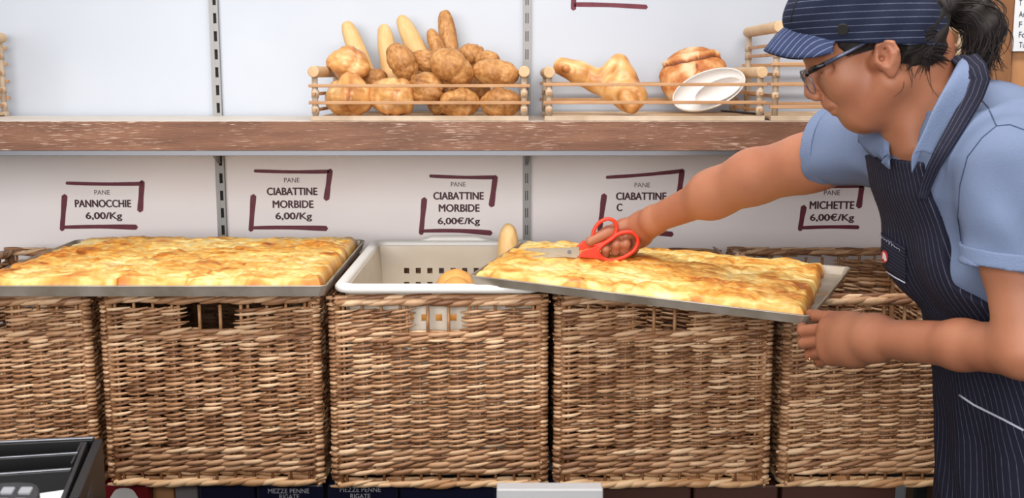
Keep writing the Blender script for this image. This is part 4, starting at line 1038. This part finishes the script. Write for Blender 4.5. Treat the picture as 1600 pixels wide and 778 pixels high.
def hemring(C0, n, axis_pt, r0, name, up=.0):
    pts = []; n = Vector(n); a = n.orthogonal().normalized(); b = n.cross(a)
    V = []; rings = 5; seg = 48
    for j in range(rings):
        h = -.020*j/(rings-1)
        for k in range(seg):
            an = 2*math.pi*k/seg; V.append(Vector(C0)+n*(h+.001)+(a*math.cos(an)+b*math.sin(an))*(r0+(.0012 if j < rings-1 else -.001)))
    F = [(j*seg+k, j*seg+(k+1) % seg, (j+1)*seg+(k+1) % seg, (j+1)*seg+k) for j in range(rings-1) for k in range(seg)]
    o = raw(name, V, F, M['polo_rib'], polo_o, True); m = o.modifiers.new('s', 'SOLIDIFY'); m.thickness = .003; m.offset = -1; return o
def seam(bv, pts, name='seam', r=.0009, m=None, par=None, off=.0002):
    p, n = onsurf(bv, pts, off, 6)
    if len(p) > 2: return MB().tube(p, r, 6).build(name, m or M['seam'], par or polo_o, smooth=True)
seam(bv_shirt, [(1526, 148), (1544, 168), (1557, 197)])
seam(bv_shirt, [(1600, 203), (1578, 195), (1557, 197), (1535, 215), (1512, 245), (1500, 290), (1497, 340), (1503, 385)])

# collar
def npt(px, py, Y): return P(px, py, Y)
def hs(px, py, off, fb):
    q, n = hit(bv_shirt, px, py, off); return q if q is not None else P(px, py, fb)
inn_ = [(1500, 92, 1.600), (1482, 124, 1.562), (1462, 160, 1.545), (1442, 205, 1.540), (1424, 242, 1.540)]
out_ = [(1524, 116), (1510, 150), (1496, 185), (1482, 216), (1467, 247)]
near_in = [npt(*q) for q in inn_]; near_out = [hs(x, y, .006, 1.5) for x, y in out_]; near_out[0] = P(1526, 114, 1.572); near_out[1] = (near_out[0]+near_out[2])/2+Vector((0, -.004, .002))
mc = Vector((.63, 1.655, 1.45)); tlv = Vector((-.15, -.989, 0))
mir = lambda q: q-tlv*(2*(q-mc).dot(tlv))
bi = (near_in[0]+mir(near_in[0]))/2+Vector((.022, .004, .004)); bo = (near_out[0]+mir(near_out[0]))/2+Vector((.034, .006, -.006))
ins = near_in[::-1]+[bi]+[mir(q) for q in near_in]; outs = near_out[::-1]+[bo]+[mir(q) for q in near_out]
def csp0(P_, n):
    out = []; m = len(P_)
    for i in range(m-1):
        p0 = P_[max(i-1, 0)]; p1 = P_[i]; p2 = P_[i+1]; p3 = P_[min(i+2, m-1)]
        for k in range(n):
            t = k/n; out.append(.5*((2*p1)+(p2-p0)*t+(2*p0-5*p1+4*p2-p3)*t*t+(3*p1-p0-3*p2+p3)*t**3))
    out.append(P_[-1]); return out
ins = csp0(ins, 5); outs = csp0(outs, 5); rows_ = 8; Vc = []; nphi = len(ins)-1
for a, c_ in zip(ins, outs):
    d_ = (c_-a); up_ = Vector((0, 0, 1)); low = a-Vector((0, 0, .028))+(a-mc-Vector((0, 0, (a-mc).z)))*-.04
    for j in range(rows_):
        if j < 3: q = low.lerp(a, j/2)
        else:
            s_ = (j-2)/(rows_-3); q = a.lerp(c_, s_)+up_*.007*math.sin(math.pi*s_)
        Vc.append(q)
Fc = [(i*rows_+j, i*rows_+j+1, (i+1)*rows_+j+1, (i+1)*rows_+j) for i in range(nphi) for j in range(rows_-1)]
co = raw('collar', Vc, Fc, M['polo_rib'], polo_o, True); m = co.modifiers.new('s', 'SOLIDIFY'); m.thickness = .0028; m.offset = 0
m = co.modifiers.new('sub', 'SUBSURF'); m.levels = 1; m.render_levels = 1

# apron
def ap_extra(z): return np.interp(z, [.6, .9, 1.0, 1.08, 1.2, 1.32, 1.5], [.060, .045, .036, .022, .010, .006, .004])
apr = SDF()
apr.add(torso(.016, .62, 1.46, ap_extra), (.7, 1.67, 1.1), None, .02)
apr.sph(TP(.060, .080, 1.28), .068, .04); apr.sph(TP(-.060, .080, 1.28), .068, .04)
def apfold(X):
    l, f_ = tl(X); z = X[:, 2]
    return (.0035*np.sin(l*60+6*np.sin(z*8))*np.clip((1.15-z)/.15, 0, 1)+.0025*np.sin(z*46+l*22)*np.clip(1-np.abs(z-1.17)/.12, 0, 1))
apr.add(apfold, (0, 0, 0), None, 0, 'd')
def apregion(X):
    l, f_ = tl(X); z = X[:, 2]
    w = np.interp(z, [.6, 1.165, 1.195, 1.225, 1.26, 1.45], [.40, .40, .18, .120, .092, .080])
    fmin = np.interp(z, [.6, 1.14, 1.18, 1.22, 1.45], [-.13, -.12, -.08, .0, .0])
    return np.maximum(np.maximum(np.abs(l)-w, fmin-f_), np.maximum(z-1.43, .62-z))*.8
apr.add(apregion, (0, 0, 0), None, 0, 'i')
apr.add(lambda X: torso(.005, .5, 1.6, ap_extra)(X), (.7, 1.67, 1.1), None, 0.002, 's')
v, fc = mesh_sdf(apr, (.40, 1.36, .60), (1.12, 2.02, 1.46), .0032)
l_, f__ = tl(v); ang = np.arctan2(l_/1.15, f__)
ap = raw('apron', v, fc, M['apron'], woman, True, attr={'stripe': ang*.15+3}); ap['label'] = 'navy pinstriped bib apron'
bv_ap = BVHTree.FromPolygons([tuple(p) for p in v], [tuple(int(i) for i in f) for q in fc for f in q])
# bib pocket
def surf_patch(name, bv, corners, nu, nv, off, th, m, par, stripe=None):
    V = []; at = []
    for j in range(nv+1):
        for i in range(nu+1):
            u, w = i/nu, j/nv; x = (corners[0][0]*(1-u)+corners[1][0]*u)*(1-w)+(corners[3][0]*(1-u)+corners[2][0]*u)*w
            y = (corners[0][1]*(1-u)+corners[1][1]*u)*(1-w)+(corners[3][1]*(1-u)+corners[2][1]*u)*w
            p, n = hit(bv, x, y, off); xx = x
            while p is None and xx < x+40: xx += 1.5; p, n = hit(bv, xx, y, off)
            if p is None: p = P(x, y, 1.58)
            V.append(p); at.append(w*.085 if stripe == 'h' else u*.05)
    F = [(j*(nu+1)+i, (j+1)*(nu+1)+i, (j+1)*(nu+1)+i+1, j*(nu+1)+i+1) for j in range(nv) for i in range(nu)]
    o = raw(name, V, F, m, par, True, attr={'stripe': at}); s_ = o.modifiers.new('s', 'SOLIDIFY'); s_.thickness = th; s_.offset = 1; return o
pk = surf_patch('bib_pocket', bv_ap, [(1374, 361), (1416, 386), (1417, 440), (1375, 412)], 12, 14, .0012, .0018, M['apron'], ap, 'h')
bvp = bv_ap
def onpts(bv, pts, off):
    out = []
    for x, y in pts:
        p, n = hit(bv, x, y, off)
        if p is not None: out.append(p)
    return out
p_ = onpts(bv_ap, [(1375, 411), (1378, 416), (1388, 423), (1402, 432), (1417, 440)], .0036)
if len(p_) > 2: MB().tube(p_, .0011, 6).build('pocket_piping', M['piping'], ap, smooth=True)
def decal(bv, poly, off, m, par, name):
    pts = onpts(bv, poly, off)
    if len(pts) < 3: return
    c = sum(pts, Vector())/len(pts); V = pts+[c]; n = len(pts)
    n0 = (pts[0]-c).cross(pts[1]-c); F = [(i, (i+1) % n, n) for i in range(n)]
    o = raw(name, V, F, m, par, False); s_ = o.modifiers.new('s', 'SOLIDIFY'); s_.thickness = .0006; s_.offset = 0; return o
decal(bv_ap, [(1386+5*math.cos(a)+.8*math.sin(a), 400+9.5*math.sin(a)) for a in np.linspace(0, 2*math.pi, 18, endpoint=False)], .0042, M['emblem_red'], ap, 'emblem')
decal(bv_ap, [(1384.5, 393), (1387, 395), (1388.5, 400), (1389.5, 406), (1387, 407), (1386, 403), (1383.5, 403), (1384, 398)], .0048, M['emblem_white'], ap, 'emblem_figure')
# stitched script line, as an even wavy hand
sc_ = []
for k in range(90):
    t = k/89; x = 1372.5+36*t; y = 366+25*t-1.5+2.6*math.sin(t*58)*(.6+.5*math.sin(t*13)); p, n = hit(bv_ap, x+1.2*math.cos(t*58), y, .0040)
    if p is not None: sc_.append(p)
if len(sc_) > 5: MB().tube(sc_, .00035, 4).build('stitched_script', M['piping'], ap, smooth=True)
# hip pocket piping
p_, n_ = onsurf(bv_ap, [(1500, 617), (1522, 632), (1548, 645), (1570, 656), (1600, 672)], .001, 3)
if len(p_) > 2: MB().tube(p_, .0017, 8).build('hip_pocket_piping', M['piping'], ap, smooth=True)
# far collar flap lying over the bib
bvm = BVHTree.FromPolygons([tuple(q) for q in v]+[tuple(w.co+polo_o.location+woman.location) for w in polo_o.data.vertices], [tuple(int(i) for i in f) for q in fc for f in q]+[tuple(len(v)+i for i in q.vertices) for q in polo_o.data.polygons])
fl_ = surf_patch('collar_flap', bvm, [(1350, 190), (1390, 196), (1401, 262), (1352, 224)], 8, 8, .010, .0028, M['polo_rib'], polo_o)
# neck strap over the collar
bv_all = BVHTree.FromPolygons([tuple(p) for p in v]+[tuple(q) for q in Vc], [tuple(int(i) for i in f) for q in fc for f in q]+[tuple(int(len(v)+i) for i in f) for f in Fc])
vs_, fs_ = [tuple(w.co+polo_o.matrix_basis.translation+woman.location) for w in polo_o.data.vertices], [tuple(p.vertices) for p in polo_o.data.polygons]
nV = len(vs_); bv_sc = BVHTree.FromPolygons(vs_+[tuple(q) for q in Vc], fs_+[tuple(nV+i for i in f) for f in Fc])
p_, n_ = onsurf(bv_sc, [(1512, 98), (1528, 118), (1522, 145), (1506, 175), (1487, 210), (1468, 240), (1452, 268), (1442, 300)], .003, 3)
sp_ = [(1509, 92), (1524, 106), (1530, 124), (1522, 148), (1508, 174), (1491, 204), (1473, 234), (1458, 262), (1447, 290), (1441, 312)]
def dens(a, n=4):
    o_ = []
    for (x0_, y0_), (x1_, y1_) in zip(a[:-1], a[1:]):
        for k in range(n): o_.append((x0_+(x1_-x0_)*k/n, y0_+(y1_-y0_)*k/n))
    return o_+[a[-1]]
sp_ = dens(sp_); ys = []
for x_, y_ in sp_:
    best = 9
    for dx_ in (-12, 0, 12):
        q, n = hit(bv_sc, x_+dx_, y_, 0)
        if q is not None: best = min(best, q.y)
        q, n = hit(bv_ap, x_+dx_, y_, 0)
        if q is not None: best = min(best, q.y)
    ys.append(best if best < 1.75 else 1.60)
ys[0:3] = [max(1.575, v_) if False else v_ for v_ in ys[0:3]]
ys = np.array(ys); sm2 = ys.copy()
for _ in range(6): sm2[1:-1] = np.minimum((sm2[:-2]+2*sm2[1:-1]+sm2[2:])/4, ys[1:-1]+.0)
for _ in range(3): sm2[1:-1] = (sm2[:-2]+2*sm2[1:-1]+sm2[2:])/4
p_ = [P(x_, y_, Y_-.0035) for (x_, y_), Y_ in zip(sp_, sm2)]
nn_ = [Vector((-.25, -.85, .45-.25*k/len(p_))).normalized() for k in range(len(p_))]
pre = [p_[0]+Vector((-.006, .050, .004)), p_[0]+Vector((-.002, .022, .004))]
ribbon('neck_strap', pre+p_, [Vector((.1, -.2, .9)).normalized(), Vector((0, -.5, .8)).normalized()]+nn_, (.034, .013), .0022, M['apron'], ap)

# trousers and shoes below the apron
tr = SDF(); tr.add(torso(.008, .70, 1.0), (.8, 1.67, .9), None, .02)
for s in (1, -1):
    tr.chain([V3((.845, 1.68-s*.085, .84)), V3((.84, 1.68-s*.10, .48)), V3((.86, 1.68-s*.10, .11))], [.092, .065, .055], k=.03)
v2, f2 = mesh_sdf(tr, (.6, 1.44, .04), (1.1, 1.92, 1.0), .008); raw('trousers', v2, f2, M['trouser'], woman, True)
for s in (1, -1):
    sh_ = SDF(); sh_.ell((.80, 1.68-s*.10, .045), (.13, .048, .042), k=.01); sh_.cap((.86, 1.68-s*.10, .05), (.86, 1.68-s*.10, .09), .045, .045, k=.02); sh_.add(lambda X: .002-X[:, 2], (0, 0, 0), None, 0, 'i')
    v2, f2 = mesh_sdf(sh_, (.64, 1.6-s*.10, -.02), (.94, 1.76-s*.10, .16), .006); raw('shoe', v2, f2, M['shoe'], woman, True)

# cap
cp = SDF(); cp.ell(H(-.002, 0, .030), (.101, .089, .118), HAX, .01); cp.ell(H(.012, 0, .085), (.098, .088, .066), HAX, .02)
cp.add(lambda X: -(hc(X)[2]-(.016+.40*hc(X)[0]+.28*np.clip(hc(X)[0]-.05, 0, 1)*(1-np.abs(hc(X)[1])/.09))), (0, 0, 0), None, 0, 'i')
cp.add(lambda X: .0016*np.sin(hc(X)[2]*120+30*hc(X)[0])*np.sin(hc(X)[0]*50+hc(X)[1]*30), (0, 0, 0), None, 0, 'd')
cp.ell(H(-.004, 0, .020), (.094, .082, .100), HAX, .0, 's')
v2, f2 = mesh_sdf(cp, tuple(H(0, 0, .05)-.16), tuple(H(0, 0, .05)+.17), .0026)
f_, l_, u_ = hc(v2)
capo = raw('cap', v2, f2, M['cap'], woman, True, attr={'stripe': u_-.33*f_+2}); capo['label'] = 'navy pinstriped peaked cap'
bv_cap = BVHTree.FromPolygons([tuple(p) for p in v2], [tuple(int(i) for i in f) for q in f2 for f in q])
# brim: root arc to outer arc in head coordinates
root = [(.052, .073, .040), (.068, .060, .058), (.082, .042, .073), (.092, .021, .084), (.0955, 0, .088)]
outr = [(.062, .079, .026), (.092, .070, .030), (.118, .048, .040), (.140, .024, .055), (.148, 0, .062)]
root = root+[(a, -b, c) for a, b, c in root[-2::-1]]; outr = outr+[(a, -b, c) for a, b, c in outr[-2::-1]]
def csp(P_, n):
    P_ = [Vector(p) for p in P_]; out = []; m = len(P_)
    for i in range(m-1):
        p0 = P_[max(i-1, 0)]; p1 = P_[i]; p2 = P_[i+1]; p3 = P_[min(i+2, m-1)]
        for k in range(n):
            t = k/n; out.append(.5*((2*p1)+(p2-p0)*t+(2*p0-5*p1+4*p2-p3)*t*t+(3*p1-p0-3*p2+p3)*t**3))
    out.append(P_[-1]); return out
ra, oa = csp(root, 6), csp(outr, 6); V = []; at = []; nb_ = 9
for i in range(len(ra)):
    for j in range(nb_):
        t = j/(nb_-1); q = ra[i].lerp(oa[i], t)+Vector((0, 0, .004*math.sin(math.pi*t))); V.append(H(*q)); at.append(q.y*1.0+.25*t*q.y+3)
F = [(i*nb_+j, i*nb_+j+1, (i+1)*nb_+j+1, (i+1)*nb_+j) for i in range(len(ra)-1) for j in range(nb_-1)]
br_ = raw('cap_peak', V, F, M['brim'], woman, True, attr={'stripe': at}); m = br_.modifiers.new('s', 'SOLIDIFY'); m.thickness = .003; m.offset = 0
br_.parent = capo; br_.location = (0, 0, 0)
p_, n_ = onsurf(bv_cap, [(1236, 34), (1238, 20), (1244, 4), (1250, -10)], .0004, 4)
if len(p_) > 2: MB().tube(p_, .0012, 6).build('crown_seam', M['dark'], capo, smooth=True)
pb, nb2 = hit(bv_cap, 1317, 46, 0)
if pb: MB().tube([pb-nb2*.001, pb+nb2*.0025], [.0085, .0075], 20).build('cap_button', M['dark'], capo, smooth=False)

# hair
hr = SDF(); hr.ell(H(-.004, 0, .040), (.098, .0815, .088), HAX, .01); hr.ell(H(-.050, 0, .000), (.050, .062, .055), HAX, .02)
def hairreg(X):
    f_, l_, u_ = hc(X)
    a = np.maximum(f_-.050-.3*(u_-.03), .020-.10*f_-u_)         # above the ear, temple
    b = np.maximum(f_+.022+.15*(u_), -.052-.25*(f_+.05)-u_)    # behind the ear down to the nape
    c = np.maximum(f_-.092, .045-u_)
    return np.minimum(np.minimum(a, b), c)
hr.add(hairreg, (0, 0, 0), None, 0, 'i')
hr.add(lambda X: .0012*np.sin(hc(X)[2]*300+160*hc(X)[0]), (0, 0, 0), None, 0, 'd')
v2, f2 = mesh_sdf(hr, tuple(H(-.01, 0, .03)-.14), tuple(H(-.01, 0, .03)+.14), .0026)
hair = raw('hair', v2, f2, M['hair'], woman, True)
st_mb = MB(); rr = random.Random(4)
bun = Vector(H(-.108, .004, .036))
bv_body = BVHTree.FromPolygons([tuple(w.co+woman.location) for w in woman.data.vertices], [tuple(q.vertices) for q in woman.data.polygons])
def snap(q, off=.002, lim=.05):
    q = Vector(q); h = bv_body.find_nearest(q)
    if h[0] is None: return q
    return h[0]+h[1]*off if (q-h[0]).length < lim else q
def strand(pts, r, mb=st_mb): 
    c_ = csp(pts, 5); n = len(c_); mb.tube(c_, [r*(min(1, .25+i/4)*(1-.75*(i/(n-1))**2)) for i in range(n)], 4, cap=False)
for k in range(520):     # swept back under the cap rim from temple, ear and nape
    s = 1 if rr.random() < .72 else -1; t = rr.random()
    if t < .35: a = (rr.uniform(-.01, .052), s*.078, rr.uniform(.010, .036)); 
    elif t < .6: a = (rr.uniform(-.040, -.024), s*.077, rr.triangular(-.034, .012, 0))
    else: a = (rr.uniform(-.085, -.035), s*rr.uniform(.02, .068), rr.triangular(-.050, -.015, -.022))
    mid = (-.060+rr.uniform(-.008, .008), s*(.064+rr.uniform(-.004, .004)), a[2]*.45+rr.uniform(-.004, .010)); m2 = (-.092, s*.030, .012+rr.uniform(-.02, .015))
    sa = snap(H(*a), .003); sm_ = snap(H(*mid), .010) if t >= .6 else Vector(H(*mid))
    strand([sa, snap(sa.lerp(sm_, .5), .006), sm_, H(*m2), tuple(bun+Vector((rr.uniform(-.006, .006), rr.uniform(-.008, .008), rr.uniform(-.008, .008))))], .0007)
for k in range(9):      # loose wisps on neck and behind the ear
    s = 1; f0 = rr.uniform(-.075, -.018); a = Vector((f0, .060+.012*rr.random(), rr.uniform(-.035, 0)))
    b = a+Vector((rr.uniform(-.004, .014), rr.uniform(-.012, .006), -rr.uniform(.014, .034))); c_ = b+Vector((rr.uniform(-.004, .012), rr.uniform(-.010, .006), -rr.uniform(.006, .026)))
    strand([snap(H(*a), .002), snap(H(*b), .0015), snap(H(*c_), .0015)], .0004)
st_mb.build('loose_strands', M['hair'], hair, smooth=True)
# ponytail: rises from the cap opening then drops
pt = SDF(); pc = [tuple(bun), tuple(P(1497, 16, 1.655)), tuple(P(1522, 24, 1.655)), tuple(P(1538, 48, 1.65)), tuple(P(1534, 76, 1.645))]
pt.chain(pc, [.014, .017, .024, .026, .012], k=.012); pt.add(lambda X: .003*np.sin(X[:, 0]*160)*np.sin(X[:, 2]*140+3*X[:, 1]), (0, 0, 0), None, 0, 'd')
v2, f2 = mesh_sdf(pt, tuple(np.array(tuple(bun))-.06), (float(P(1600, 40, 1.65).x), 1.75, float(P(1500, -30, 1.65).z)), .003)
pony = raw('ponytail', v2, f2, M['hair'], woman, True); pm = MB()
for k in range(620):
    o_ = Vector((rr.gauss(0, 1), rr.gauss(0, 1), rr.gauss(0, 1))); sp = [.005, .014, .0165, .018, .017]
    pts = []
    wv = rr.uniform(0, 6.3)
    for i, c_ in enumerate(pc):
        j = Vector(o_)*sp[i]*.62; pts.append(Vector(c_)+j+Vector((.003*math.sin(wv+i*2.1), 0, .003*math.cos(wv*1.3+i*1.7))))
    pts.append(pts[-1]+Vector((rr.gauss(-.002, .010), rr.gauss(0, .006), -rr.uniform(.006, .030))))
    strand(pts, .0010, pm)
for k in range(60):
    a = Vector(pc[1])+Vector((rr.gauss(.01, .012), rr.gauss(0, .012), rr.gauss(.006, .008))); d = Vector((rr.uniform(-.2, 1), rr.gauss(0, .4), rr.uniform(-.1, .8))).normalized()
    strand([a, a+d*.022, a+d*.035+Vector((.008, 0, -.018))], .0006, pm)
pm.build('curly_strands', M['hair'], pony, smooth=True)
MB().loop([bun+Vector((0, .012*math.cos(a), .012*math.sin(a))) for a in np.linspace(0, 2*math.pi, 20, endpoint=False)], .0035, 8).build('hair_band', M['dark'], pony, smooth=True)

# glasses
gl = bpy.data.objects.new('spectacles', None); COL.objects.link(gl); gl.parent = woman
g0 = Vector(woman.location); 
def gput(mb, name, m, smooth=True):
    return mb.build(name, m, gl, smooth)
for s in (1, -1):
    V = []; lc = Vector((.1035, s*.033, -.002)); nL = Vector((1, s*.16, -.14)).normalized(); uL = Vector((0, 0, 1)); uL = (uL-nL*uL.dot(nL)).normalized(); wL = nL.cross(uL)
    rim_ = [lc+wL*.0255*math.copysign(abs(math.cos(a))**.8, math.cos(a))+uL*.0185*math.copysign(abs(math.sin(a))**.8, math.sin(a)) for a in np.linspace(0, 2*math.pi, 36, endpoint=False)]
    W = [H(*p) for p in rim_]+[H(*lc)]
    o = raw('lens', W, [(i, (i+1) % 36, 36) for i in range(36)], M['lens'], gl, True); m = o.modifiers.new('s', 'SOLIDIFY'); m.thickness = .0018
    gput(MB().loop([H(*p) for p in rim_], .0008, 6), 'lens_rim', M['gl_frame'])
    A = (.099, s*.0585, .012); B = (.076, s*.0715, .015); C2 = (.052, s*.0775, .0185); D_ = (.004, s*.082, .026)
    gput(MB().tube([H(*A), H(*B)], [.0042, .0036], 6, flat=1.0).tube([H(.1045, s*.0555, .008), H(*A)], .0030, 6), 'temple_front', M['gl_dark'])
    gput(MB().tube([H(*B), H(*C2), H(*D_)], [.0036, .0026, .0016], 6), 'temple_arm', M['gl_frame'])
gput(MB().tube([H(.105, .010, .004), H(.110, 0, .008), H(.105, -.010, .004)], .0012, 6), 'bridge', M['gl_frame'])
# eyes
for s in (1, -1):
    c = H(.0726, s*.032, .0088); eb = []
    mb = MB(); n_ = 14
    for j in range(n_+1):
        for i in range(n_*2):
            th = math.pi*j/n_; ph = math.pi*i/n_; eb.append(tuple(c+np.array((math.sin(th)*math.cos(ph), math.sin(th)*math.sin(ph), math.cos(th)))*.0112))
    mb.add(eb, [(j*n_*2+i, (j+1)*n_*2+i, (j+1)*n_*2+(i+1) % (n_*2), j*n_*2+(i+1) % (n_*2)) for j in range(n_) for i in range(n_*2)]); mb.build('eyeball', M['eye'], woman, smooth=True)
    MB().tube([H(.0835, s*.022, .0185), H(.0885, s*.032, .0175), H(.080, s*.045, .017)], .0007, 5).build('eyelash', M['hair'], woman, smooth=True)
    mb = MB(); 
    for k in range(40):
        t = rr.random(); q = Vector((.094-.016*t*t-.006*t, s*(.014+.034*t), .0325+.004*math.sin(t*3)+rr.uniform(-.002, .002))); mb.tube([H(*q), H(q.x+.0015, q.y+s*.004, q.z+.0014)], .00035, 3, cap=False)
    mb.build('eyebrow', M['hair'], woman, smooth=True)
# ring
rc = Vector(q3(1273, 558, 1.862)); dR = (Vector(q3(1290, 550, 1.825))-Vector(q3(1266, 554, 1.868))).normalized(); aR = dR.orthogonal().normalized(); bR = dR.cross(aR)
tag(MB().loop([rc+(aR*math.cos(a)+bR*math.sin(a))*.0108 for a in np.linspace(0, 2*math.pi, 28, endpoint=False)], .0012, 8).build('ring', M['gold'], None, smooth=True, origin=tuple(rc)), 'plain gold ring on the hand holding the tray corner', 'ring')

# scissors (object of their own, held in the right hand)
sc = thing('scissors', P(950, 380, SY_), 'orange-red handled scissors in the outstretched hand', 'scissors')
def z6(x, y, Y=SY_): return P(900+x/8.64, 330+y/8.64, Y)
def smoothloop(pts, Y, n=5):
    m = len(pts); out = []
    for i in range(m):
        p0, p1, p2, p3 = [Vector(pts[(i+k-1) % m]) for k in range(4)]
        for k in range(n):
            t = k/n; q = .5*((2*p1)+(p2-p0)*t+(2*p0-5*p1+4*p2-p3)*t*t+(3*p1-p0-3*p2+p3)*t**3); out.append(z6(q.x, q.y, Y))
    return out
up_loop = [(225, 330), (255, 230), (325, 145), (430, 102), (515, 135), (548, 220), (525, 310), (465, 372), (380, 425), (280, 455), (205, 430)]
lo_loop = [(300, 520), (375, 440), (470, 380), (560, 310), (660, 282), (760, 285), (825, 345), (835, 420), (790, 520), (700, 590), (590, 640), (470, 665), (370, 640), (315, 590)]
h1 = MB().loop(smoothloop(up_loop, SY_-.013), .0040, 10)
def plate(poly, Y, th): return MB().prism([z6(x, y, Y-th/2) for x, y in poly], (0, th, 0))
h1.build('thumb_handle', M['scis'], sc, smooth=True)
bevel(plate([(5, 480), (100, 395), (165, 430), (225, 395), (215, 450), (330, 440), (70, 532), (40, 530)], SY_-.009, .0075).build('upper_shank', M['scis'], sc), .0018, 3)
MB().loop(smoothloop(lo_loop, SY_-.015), .0042, 10).build('finger_handle', M['scis'], sc, smooth=True)
bevel(plate([(28, 625), (80, 540), (330, 448), (385, 440), (330, 500), (300, 545), (320, 610), (380, 660), (250, 642)], SY_-.015, .0075).build('lower_shank', M['scis'], sc), .0018, 3)
def zb(x, y, Y): return P(x, y, Y)
def blade(poly, Y, th=.0016): return MB().prism([P(x, y, Y-th/2) for x, y in poly], (0, th, 0))
bevel(blade([(906, 397), (901, 403), (886, 402), (862, 397), (818, 391), (822, 388), (860, 388), (905, 386)], SY_-.014).build('blade', M['blade'], sc), .0004)
bevel(blade([(905, 388), (902, 400), (880, 402), (850, 403), (826, 402), (850, 398), (880, 390)], SY_-.011).build('blade', M['blade'], sc), .0004)
pv = P(889.5, 394, SY_-.0155); MB().disc(pv, .0042, (0, -1, 0), .0016, 20).build('pivot_screw', M['steel_strip'], sc)
